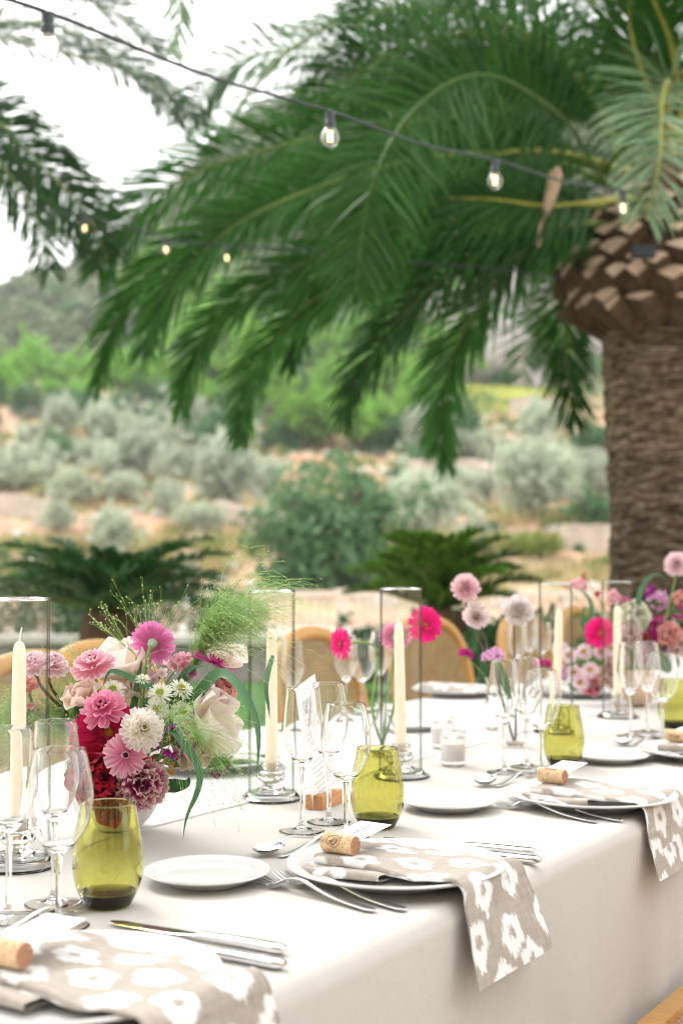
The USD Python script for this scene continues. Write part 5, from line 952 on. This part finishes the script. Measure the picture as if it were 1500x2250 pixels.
def blade(name, label, pts, w, m='blade_green', fold=.3, cat='leaf', parent=None, twist=0.0):
    P = spline(pts, 28); T = nrm(np.gradient(P, axis=0)); n = len(P); s = np.linspace(0, 1, n); toc = nrm(CAMP - P); ang = twist * s
    S = nrm(np.cross(T, toc)); Nn = np.cross(S, T); S = S * np.cos(ang)[:, None] + Nn * np.sin(ang)[:, None]; Nn = np.cross(S, T); ww = w * np.interp(s, [0, .15, .45, .8, 1], [.55, .9, 1, .6, .03])[:, None]
    v = np.stack([P - S * ww, P - Nn * ww * fold, P + S * ww], 1).reshape(-1, 3); o = obj(name, (v, grid_faces(n, 3)), m, parent, smooth=True)
    if parent is None: meta(o, label, cat)
    return o
def toward(px, py, lx=0.0, lz=0.0, back=0.0):  # a facing direction: towards the camera, turned by lx, lz
    d = nrm(CAMP - spot(px, py, 1.9)); return nrm(d * (1 - back) + np.array([lx, 0, lz]))
# ---- the big bowl
bp = on_table(256, 1826); BC = np.array([bp[0], bp[1], TOP + .004]); bowl = thing('ribbed_bowl', 'white ribbed ceramic bowl holding the big pink and red arrangement', 'bowl', BC)
def ribbed(prof, seg, n, amp):
    v, f = lathe(prof, seg); a = np.arctan2(v[:, 1], v[:, 0]); r = np.hypot(v[:, 0], v[:, 1]); k = np.clip((r - .03) / .02, 0, 1) * (v[:, 2] > .006); v[:, :2] *= (1 + amp * np.abs(np.cos(n * a / 2)) * k)[:, None]; return v, f
BPROF = shell([(0, 0), (.030, 0), (.034, .002)] + [tuple(x) for x in spline([(.040, .007), (.056, .030), (.064, .058), (.067, .080), (.067, .098)], 18)], .004, .006)
obj('bowl_body', ribbed(BPROF, 240, 60, .028), 'ribbed_white', bowl)
# floral foam and leaves filling the bowl's mouth
fv, ff = lathe([(0, .05), (.055, .05), (.058, .085), (.045, .105), (0, .115)], 24); mat('moss', (.05, .085, .03), .95, var=.4, scale=90); o = thing('moss', 'green moss filling the mouth of the white ribbed bowl', 'moss', BC); obj('cushion', (fv + (meshkit.fbm(fv * 60) - .5)[:, None] * .015, ff), 'moss', o)
BS = BC + [0, 0, .085]
def sp(px, py, D): return spot(px, py, D)
gerbera('orchid pink gerbera seen from behind, highest in the big bowl', sp(336, 1413, 1.93), nrm([.25, .93, .42]), 'orchid', .0325, BS + [.02, 0, 0], 1, bend=.25)
gerbera('magenta gerbera in profile facing up beside the feathery grass', sp(470, 1462, 1.90), nrm([.42, .12, .82]), ((.50, .01, .22), (.66, .06, .36)), .036, BS + [.03, 0, 0], 2, bend=.9)
gerbera('large deep pink red gerbera half hidden at the left of the white dahlia', sp(236, 1610, 1.83), toward(236, 1610, .35, .15), ((.42, .002, .03), (.56, .004, .10)), .046, BS, 3, centre=((.72, .35, .06), (.35, .02, .03)))
dahlia('white dahlia with yellow middle in the centre of the big bowl', sp(312, 1604, 1.785), toward(312, 1604, .15, .15), 'white', .0285, BS, 4, rows=6)
dahlia('pink daisy like flower with dark eye below the white dahlia', sp(276, 1660, 1.78), toward(276, 1660, .0, .05), ((.74, .14, .33), (.86, .56, .64)), .0275, BS, 5, rows=2, n=17, name='pink_daisy', centre=((.10, .05, .02), (.45, .15, .05)))
dahlia('pink and white double flower at the upper left of the big bowl', sp(205, 1466, 1.86), nrm([-.15, -.50, .75]), 'pinkwhite', .030, BS, 6, rows=4, n=16, name='pink_daisy', centre=((.7, .4, .2), (.7, .4, .3)))
dahlia('bright pink double flower just above the red gerbera', sp(228, 1560, 1.80), nrm([-.1, -.7, .6]), ((.72, .09, .26), (.84, .40, .54)), .029, BS, 7, rows=4, n=15, name='pink_daisy', centre=((.25, .03, .05), (.5, .1, .15)))
rose('dark red garden rose behind the wine glasses, low in the big bowl', sp(226, 1712, 1.80), toward(226, 1712, .1, .1), 'rose', .040, BS, 8, rows=8, ruffle=.04)
rose('red orange bloom peeking over the rim of the nearest tumbler', sp(245, 1772, 1.80), toward(245, 1772, .1, -.2), ((.45, .01, .006), (.55, .03, .012)), .024, BS - [0, 0, .01], 9, rows=5)
carnation('wine red carnation with cream ruffled edges hanging over the bowl rim', sp(306, 1722, 1.80), toward(306, 1722, .25, -.12), 'carn', .037, BS, 10)
poppy('large blush white bloom behind the orchid gerbera', sp(268, 1482, 1.97), nrm([-.25, -.25, .85]), 'blush', .052, BS, 11, 5, 42)
poppy('large blush white bloom at the right hand side, dusted by fine grass', sp(448, 1592, 1.88), nrm([.80, -.35, .25]), 'blush', .049, BS, 12, 5, 40)
poppy('blush bloom behind the magenta gerbera', sp(488, 1448, 1.97), nrm([.35, -.3, .75]), 'blush', .034, BS, 13, 4, 40)
rose('small pale peach bloom at the left of the big bowl', sp(180, 1533, 1.86), nrm([-.3, -.35, .8]), 'peach', .026, BS, 14, rows=4, name='blush_flower'); rose('pale pink rose under the large right hand blush bloom', sp(418, 1640, 1.84), toward(418, 1640, .45, .1), ((.76, .40, .38), (.80, .60, .58)), .029, BS, 15, rows=5)
rose('coral pink rose at the right behind the magenta gerbera stem', sp(484, 1518, 1.92), nrm([.6, -.4, .5]), 'coral', .022, BS, 16, rows=5); rose('peach rose deep in the middle behind the small asters', sp(300, 1515, 1.95), nrm([0, -.4, .8]), 'peach', .024, BS, 17, rows=4)
for k, (px, py, lb, fc) in enumerate([(351, 1525, 'highest of the group in the middle', (.05, -.6, .6)), (397, 1514, 'right of the highest, seen from the side', (.3, -.4, .7)), (248, 1517, 'at the left above the bright pink double flower', (-.1, -.5, .7)), (345, 1560, 'just above the white dahlia', (.1, -.8, .5)), (400, 1566, 'beside the large right hand blush bloom', (.25, -.6, .6)), (366, 1583, 'lowest right, close to the white dahlia', (.2, -.8, .3)), (314, 1494, 'a bud on a thin stem', (.1, -.2, .9))]):
    aster('small white aster with lime middle, ' + lb, sp(px, py, 1.83 + .02 * (k % 3)), nrm(fc), (.0155 if k < 6 else .009), BS + [.01, 0, 0], 20 + k)
cluster('purple sweet william florets right of the white dahlia', sp(378, 1630, 1.82), .021, 16, 'purple', 30, BS, petal_l=.0085, up=(.3, -.9, .3)); cluster('pink astrantia tuft left of the feathery grass', sp(398, 1455, 1.92), .014, 9, 'pinkwhite', 31, BS, petal_l=.010, up=(-.2, -.4, .9)); cluster('pale pink florets in the middle behind the stems', sp(345, 1480, 1.96), .024, 16, 'pale', 32, BS, petal_l=.009, up=(0, -.4, .9)); cluster('lilac florets by the stem of the magenta gerbera', sp(418, 1485, 1.93), .010, 7, 'lilac', 33, BS, petal_l=.008)
cluster('small red florets between the daisy and the carnation', sp(318, 1655, 1.80), .012, 7, 'red', 34, BS, petal_l=.008, up=(.3, -.9, .1)); cluster('shaggy green sweet william head with purple florets drooping right of the bowl', sp(480, 1683, 1.86), .017, 9, 'purple', 35, BS + [.03, 0, 0], petal_l=.0065, hair=260, up=(.5, -.2, -.3)); cluster('lime green florets at the rim of the bowl beside the carnation', sp(382, 1685, 1.83), .018, 22, 'clear', 36, BS, petal_l=.004, up=(.6, -.7, .1)); cluster('deep crimson florets behind the coral rose', sp(472, 1532, 1.91), .010, 7, 'magenta', 37, BS, petal_l=.009, up=(.6, -.5, -.3))
dahlia('lavender pink dahlia at the far left seen through the glass cylinder', sp(78, 1464, 1.88), nrm([-.2, -.5, .75]), 'pale', .023, BS, 40, rows=5, name='dahlia', stem_mat='stem_brown', centre=None); dahlia('lavender pink dahlia just right of the left glass cylinder', sp(116, 1466, 1.90), nrm([.25, -.45, .75]), 'pale', .023, BS, 41, rows=5, stem_mat='stem_brown', centre=None); dahlia('coral flower low at the far left behind the taper candle', sp(62, 1512, 1.90), nrm([-.3, -.3, .7]), 'coral', .019, BS, 42, rows=4, centre=None)
cluster('dusky pink florets at the far left behind the tall wine glass', sp(60, 1560, 1.9), .012, 8, 'coral', 43, BS, petal_l=.008)
# leaves and stems
gl = np.random.default_rng(77); lf = thing('bouquet_foliage', 'green leaves and stems packed between the flowers of the big bowl', 'foliage')
for k in range(46):
    a = gl.uniform(-.2, 1.2) * PI; px, py = gl.uniform(150, 460), gl.uniform(1490, 1740); e = sp(px, py, gl.uniform(1.84, 1.98)); m_ = (BS + e) / 2 + gl.normal(size=3) * .012
    blade('leaf', '', [BS * .3 + e * .7 + gl.normal(size=3) * .01, m_ * .1 + e * .9 + gl.normal(size=3) * .006, e + [0, 0, .012]], gl.uniform(.007, .013), 'leaf_green', .25, parent=lf, twist=gl.normal() * .6)
for k in range(16):
    e = sp(gl.uniform(190, 450), gl.uniform(1470, 1600), gl.uniform(1.86, 1.96)); obj('leaf_stem', tube(spline([BS + gl.normal(size=3) * .015, (BS + e) / 2 + gl.normal(size=3) * .012, e], 8), .0013, 5), 'stem_green', lf)
blade('grass_blade', 'broad green blade arching from the big bowl to the right before the glass cylinder', [BS + [.03, 0, .05], sp(430, 1530, 1.87), sp(485, 1478, 1.83), sp(530, 1515, 1.80), sp(562, 1580, 1.79), sp(568, 1640, 1.79), sp(563, 1712, 1.79)], .0085, twist=.7)
blade('grass_blade', 'long green blade drooping from the big bowl down to the tablecloth', [BS + [.02, -.01, .05], sp(380, 1600, 1.82), sp(405, 1635, 1.79), sp(437, 1690, 1.77), sp(432, 1745, 1.76), sp(412, 1790, 1.76), sp(402, 1845, 1.77)], .0088, twist=1.0)
blade('grass_blade', 'green blade crossing the middle of the big bowl to the left', [BS + [.03, 0, .06], sp(345, 1520, 1.86), sp(290, 1490, 1.83), sp(250, 1474, 1.83), sp(236, 1482, 1.84), sp(226, 1510, 1.85)], .0068, twist=.5); blade('grass_blade', 'upright green blade right behind the small asters', [BS + [.02, 0, .03], sp(380, 1575, 1.90), sp(395, 1500, 1.90), sp(415, 1470, 1.90), sp(450, 1465, 1.88)], .0085, twist=.4); blade('grass_blade', 'dark upright blade under the orchid gerbera', [BS, sp(292, 1560, 1.93), sp(302, 1500, 1.93), sp(314, 1440, 1.94)], .006)
blade('grass_blade', 'thin blade hanging straight down before the second taper candle', [sp(600, 1440, 1.9), sp(588, 1480, 1.86), sp(585, 1520, 1.84), sp(590, 1555, 1.84), sp(592, 1580, 1.84)], .004)
def plume(label, base, head, spread, length, n, seed, r=.00027, dot=.0011, fan=(0, 0, 1.0), name='feathery_grass', curve=.5, nd=3):
    """a fountain of hair fine stalks with tiny seeds"""
    g = np.random.default_rng(seed); t = thing(name, label, 'grass'); B, S = MB(), MB(); ax = nrm(np.asarray(head) - base); ic = trimesh.creation.icosphere(0, 1.0)
    for k in range(n):
        q = g.random() ** .8; p0 = base + (head - base) * q * .45; d = nrm(ax + g.normal(size=3) * spread + np.asarray(fan) * g.uniform(0, .4)); L = length * g.uniform(.45, 1.1)
        P = spline([p0, p0 + d * L * .45, p0 + d * L * .85 + np.array([.3, 0, -1.0]) * L * curve * .18, p0 + d * L + np.array([.5, -.1, -1.0]) * L * curve * .42 + g.normal(size=3) * .004], 9)
        B.tube(P, np.linspace(r * 1.1, r * .6, 9), 3, cap=False)
        for i in range(nd):
            e = P[8 - i * 1] + g.normal(size=3) * .0025; S.add(ic.vertices * dot * g.uniform(.6, 1.1) + e, ic.faces)
            B.tube([P[7 - i], e], r * .5, 3, cap=False)
    B.tube([BS + [.02, 0, 0], base, base + (head - base) * .5], [.0018, .0016, .0009], 6); obj('hair_stalks', B, 'plume_green', t, smooth=True, kind='stuff'); obj('seeds', S, 'seed_dot', t, smooth=True, kind='stuff')
plume('feathery light green grass plume sweeping up right from the big bowl', sp(415, 1495, 1.93), sp(478, 1330, 1.90),   .20, .135, 400, 1, curve=1.0, fan=(.55, 0, .1))
plume('fine grass hairs reaching far over the second glass cylinder', sp(440, 1440, 1.92), sp(520, 1320, 1.90), .34, .17, 130, 2, curve=.55, fan=(.5, 0, .35), r=.00026)
plume('wiry seed sprays standing over the orchid gerbera', sp(330, 1470, 1.97), sp(330, 1370, 1.97), .50, .12, 26, 3, curve=0, dot=.0013)
plume('wiry seed sprays reaching left of the orchid gerbera', sp(300, 1440, 1.98), sp(240, 1390, 1.98), .30, .10, 18, 4, curve=0, dot=.0013)
plume('soft green grass haze at the left of the big bowl', sp(190, 1620, 1.92), sp(120, 1560, 1.92), .55, .09, 420, 5, curve=.4, r=.00034); plume('soft green grass haze behind the left taper candle', sp(110, 1610, 1.94), sp(30, 1580, 1.94), .45, .09, 320, 6, curve=.5, r=.00034); plume('thin seed sprays rising at the left by the glass cylinder', sp(170, 1560, 1.90), sp(160, 1480, 1.90), .35, .09, 30, 7, curve=0, dot=.0012)
plume('fine seeds hanging under the right hand blush bloom', sp(400, 1590, 1.79), sp(470, 1650, 1.78), .55, .10, 110, 8, curve=.9, r=.00022, dot=.0009); plume('fine grass over the small asters', sp(370, 1580, 1.79), sp(400, 1570, 1.78), .8, .05, 60, 9, curve=.5, r=.00028)
# ---- the bud vase with hot pink gerberas
def bud_vase(px, py, label, w=.028, h=.105, neck=.012):
    p = on_table(px, py); L = np.array([p[0], p[1], TOP + (.0042 if p @ TN_ < MID else .0009)]); t = thing('bud_vase', label, 'vase', L)
    obj('glass_body', lathe(shell([(0, .0004), (w * .82, 0), (w * .95, .002)] + [tuple(x) for x in spline([(w, .008), (w * 1.0, h * .42), (w * .8, h * .62), (neck, h * .80), (neck * .95, h * .92), (neck * 1.25, h)], 22)], .0016, .007), 48), 'clear_glass', t); return L
v1 = bud_vase(840, 1664, 'small clear bottle vase with three gerberas'); D1 = v1[1]
gerbera('hot pink gerbera in profile facing left on a bent stem', spot(750, 1414, D1 - .02), nrm([-.75, -.50, .02]), 'hot', .032, v1 + [.004, 0, .012], 50, bend=1.5); gerbera('hot pink gerbera at the right, seen half through the glass cylinder', spot(933, 1373, D1 - .03), nrm([.42, -.85, .10]), 'hot', .036, v1 + [-.004, 0, .012], 51, bend=1.2); gerbera('pale pink gerbera seen from behind through the glass cylinder', spot(868, 1400, D1 + .06), nrm([.05, .80, .45]), ((.66, .14, .36), (.78, .34, .52)), .032, v1 + [0, .004, .012], 52, bend=.3)
# ---- dahlia vase
v2 = bud_vase(1128, 1641, 'small clear bottle vase with pale dahlias', .026, .10); D2 = v2[1]
dahlia('pale pink pompon dahlia standing highest left in its vase', spot(1022, 1292, D2), nrm([-.05, -.85, .25]), ((.74, .38, .40), (.80, .60, .64)), .030, v2 + [0, 0, .012], 60, rows=6, centre=None, stem_mat='stem_brown'); dahlia('pale dahlia with green middle, lower left on the dark stem', spot(1047, 1352, D2 - .02), nrm([-.15, -.75, -.25]), ((.72, .66, .50), (.80, .66, .70)), .028, v2 + [0, 0, .012], 61, rows=4, centre=((.2, .3, .03), (.3, .4, .05)), stem_mat='stem_brown'); dahlia('creamy white ball dahlia at the right of the dahlia vase', spot(1137, 1342, D2 + .05), nrm([.1, -.8, .35]), ((.80, .74, .62), (.80, .74, .74)), .034, v2 + [.004, 0, .012], 62, rows=7, centre=None, stem_mat='stem_brown', n=18)
cluster('pink florets low over the dahlia vase', spot(1085, 1445, D2 - .03), .022, 16, 'lilac', 63, v2 + [0, 0, .06], petal_l=.011); cluster('small red buds leaning left from the dahlia vase', spot(1022, 1440, D2 - .03), .014, 8, 'magenta', 64, v2 + [0, 0, .06], petal_l=.009); cluster('small red florets behind the front wine glasses of the third place', spot(1195, 1462, D2), .010, 6, 'magenta', 66, v2 + [0, 0, .06], petal_l=.010)
blade('leaf', 'green leaf on the dark stem of the dahlias', [v2 + [0, 0, .1], spot(1080, 1440, D2), spot(1068, 1418, D2)], .012, 'leaf_green'); v3 = bud_vase(1080, 1608, 'slim clear vase left of the dahlia vase', .016, .12, .012)
obj('stem_in_vase', tube(spline([v3 + [.008, 0, .008], v3 + [-.004, 0, .07], spot(1096, 1440, D2 + .1)], 10), .0024, 6), 'stem_brown', stage.GetPrimAtPath('/World/bud_vase_002'))
# ---- the far pink bowl
q2 = on_table(1395, 1552); B2 = np.array([q2[0], q2[1], TOP + .004]); b2 = thing('clay_bowl', 'beige bowl holding the far pink arrangement', 'bowl', B2); obj('bowl_body', lathe(BPROF, 48), 'clay_beige', b2); S2 = B2 + [0, 0, .08]; DB = B2[1]
gerbera('hot pink gerbera facing the camera before the far bowl', spot(1318, 1391, DB - .10), nrm([-.15, -.95, .12]), 'hot', .041, S2, 70, centre=((.75, .42, .08), (.7, .3, .1)))
far = [('aster', 1250, 1440), ('aster', 1283, 1432), ('aster', 1320, 1432), ('aster', 1296, 1472), ('aster', 1262, 1478), ('aster', 1230, 1425), ('aster', 1345, 1425), ('aster', 1275, 1500)]
for k, (a, px, py) in enumerate(far): aster('small pale pink aster with yellow middle at the left of the far bowl', spot(px, py, DB - .10 + .02 * (k % 3)), nrm([-.3, -.85, .2]), .021, S2, 80 + k, group='pale asters of the far arrangement', col='pale', centre=((.6, .5, .05), (.6, .5, .1)))
fr = [('pale pink rose low over the rim of the far bowl', 1340, 1485, ((.76, .42, .36), (.80, .60, .54)), .030), ('pink rose under the asters of the far bowl', 1300, 1508, ((.68, .18, .26), (.76, .34, .42)), .026), ('blush rose right of the taper candle in the far bowl', 1378, 1395, ((.78, .60, .58), (.80, .68, .68)), .034), ('cream bloom with green heart above the hot pink gerbera', 1392, 1355, ((.55, .66, .30), (.78, .78, .70)), .040), ('coral rose at the right of the far bowl', 1470, 1395, ((.66, .22, .18), (.76, .42, .38)), .030), ('pale pink rose at the far right', 1492, 1420, ((.78, .55, .52), (.80, .66, .66)), .030), ('peach rose before the far right tumbler', 1352, 1450, ((.78, .48, .40), (.80, .62, .58)), .028), ('blush rose between the rear wine glasses of the fourth place', 1420, 1440, ((.76, .5, .5), (.8, .64, .66)), .030)]
for k, (lb, px, py, c_, r_) in enumerate(fr): rose(lb, spot(px, py, DB - .04 + .03 * (k % 2)), nrm([-.15 + .1 * (k % 4), -.9, .25]), c_, r_, S2, 90 + k, rows=5, apart=False)
cl = [('magenta stock spire at the right of the far bowl', 1445, 1385, .036, 30, 'magenta', 1), ('purple stock florets low at the far right', 1465, 1412, .026, 20, 'purple', 2), ('lilac florets high at the right of the far bowl', 1440, 1318, .030, 22, 'lilac', 3), ('violet floret tuft highest right in the far bowl', 1425, 1300, .014, 10, 'purple', 4), ('pink scabious head before the right glass cylinder', 1346, 1312, .016, 14, 'pinkwhite', 5), ('pink floret tuft above the fourth glass cylinder', 1272, 1286, .017, 14, 'pinkwhite', 6), ('tiny red floret right of the fourth glass cylinder', 1286, 1266, .007, 5, 'red', 7), ('small red floret behind the fourth glass cylinder', 1242, 1288, .011, 7, 'coral', 8), ('small red floret between the two right glass cylinders', 1312, 1306, .006, 4, 'red', 9), ('crimson florets behind the right taper candle', 1380, 1335, .026, 16, 'magenta', 10), ('lilac spire hanging low left of the far bowl', 1236, 1478, .022, 14, 'lilac', 11), ('coral tuft at the right edge', 1492, 1315, .016, 10, 'coral', 12), ('dusky pink tuft at the right edge below the coral one', 1495, 1350, .018, 10, 'magenta', 13), ('red tuft by the right candle foot', 1408, 1400, .014, 8, 'red', 14)]
for lb, px, py, r_, n_, c_, sd in cl: cluster(lb, spot(px, py, DB + .02), r_, n_, c_, 100 + sd, S2, petal_l=.011 if r_ > .012 else .007, up=(0, -.8, .5), flatten=.8)
dahlia('pale pink dahlia high at the right edge against the palm trunk', spot(1486, 1240, DB - .05), nrm([-.2, -.85, .2]), ((.76, .45, .45), (.80, .66, .70)), .033, S2 + [.05, 0, 0], 120, rows=5, centre=None)
lf2 = thing('bouquet_foliage', 'green leaves and arching blades of the far arrangement', 'foliage')
for k in range(44):
    px, py = gl.uniform(1230, 1500), gl.uniform(1340, 1520); e = spot(px, py, DB + gl.uniform(0, .14)); blade('leaf', '', [S2 * .35 + e * .65, e * .9 + S2 * .1 + gl.normal(size=3) * .01, e + [0, 0, .02]], gl.uniform(.010, .018), 'leaf_green', .25, parent=lf2, twist=gl.normal() * .6)
blade('grass_blade', 'green blade arching left from the far bowl to the fourth cylinder', [S2, spot(1290, 1400, DB), spot(1300, 1340, DB), spot(1280, 1300, DB), spot(1262, 1296, DB)], .010); blade('grass_blade', 'green blade rising behind the right glass cylinder', [S2, spot(1400, 1350, DB), spot(1410, 1290, DB), spot(1440, 1262, DB), spot(1465, 1275, DB)], .010)
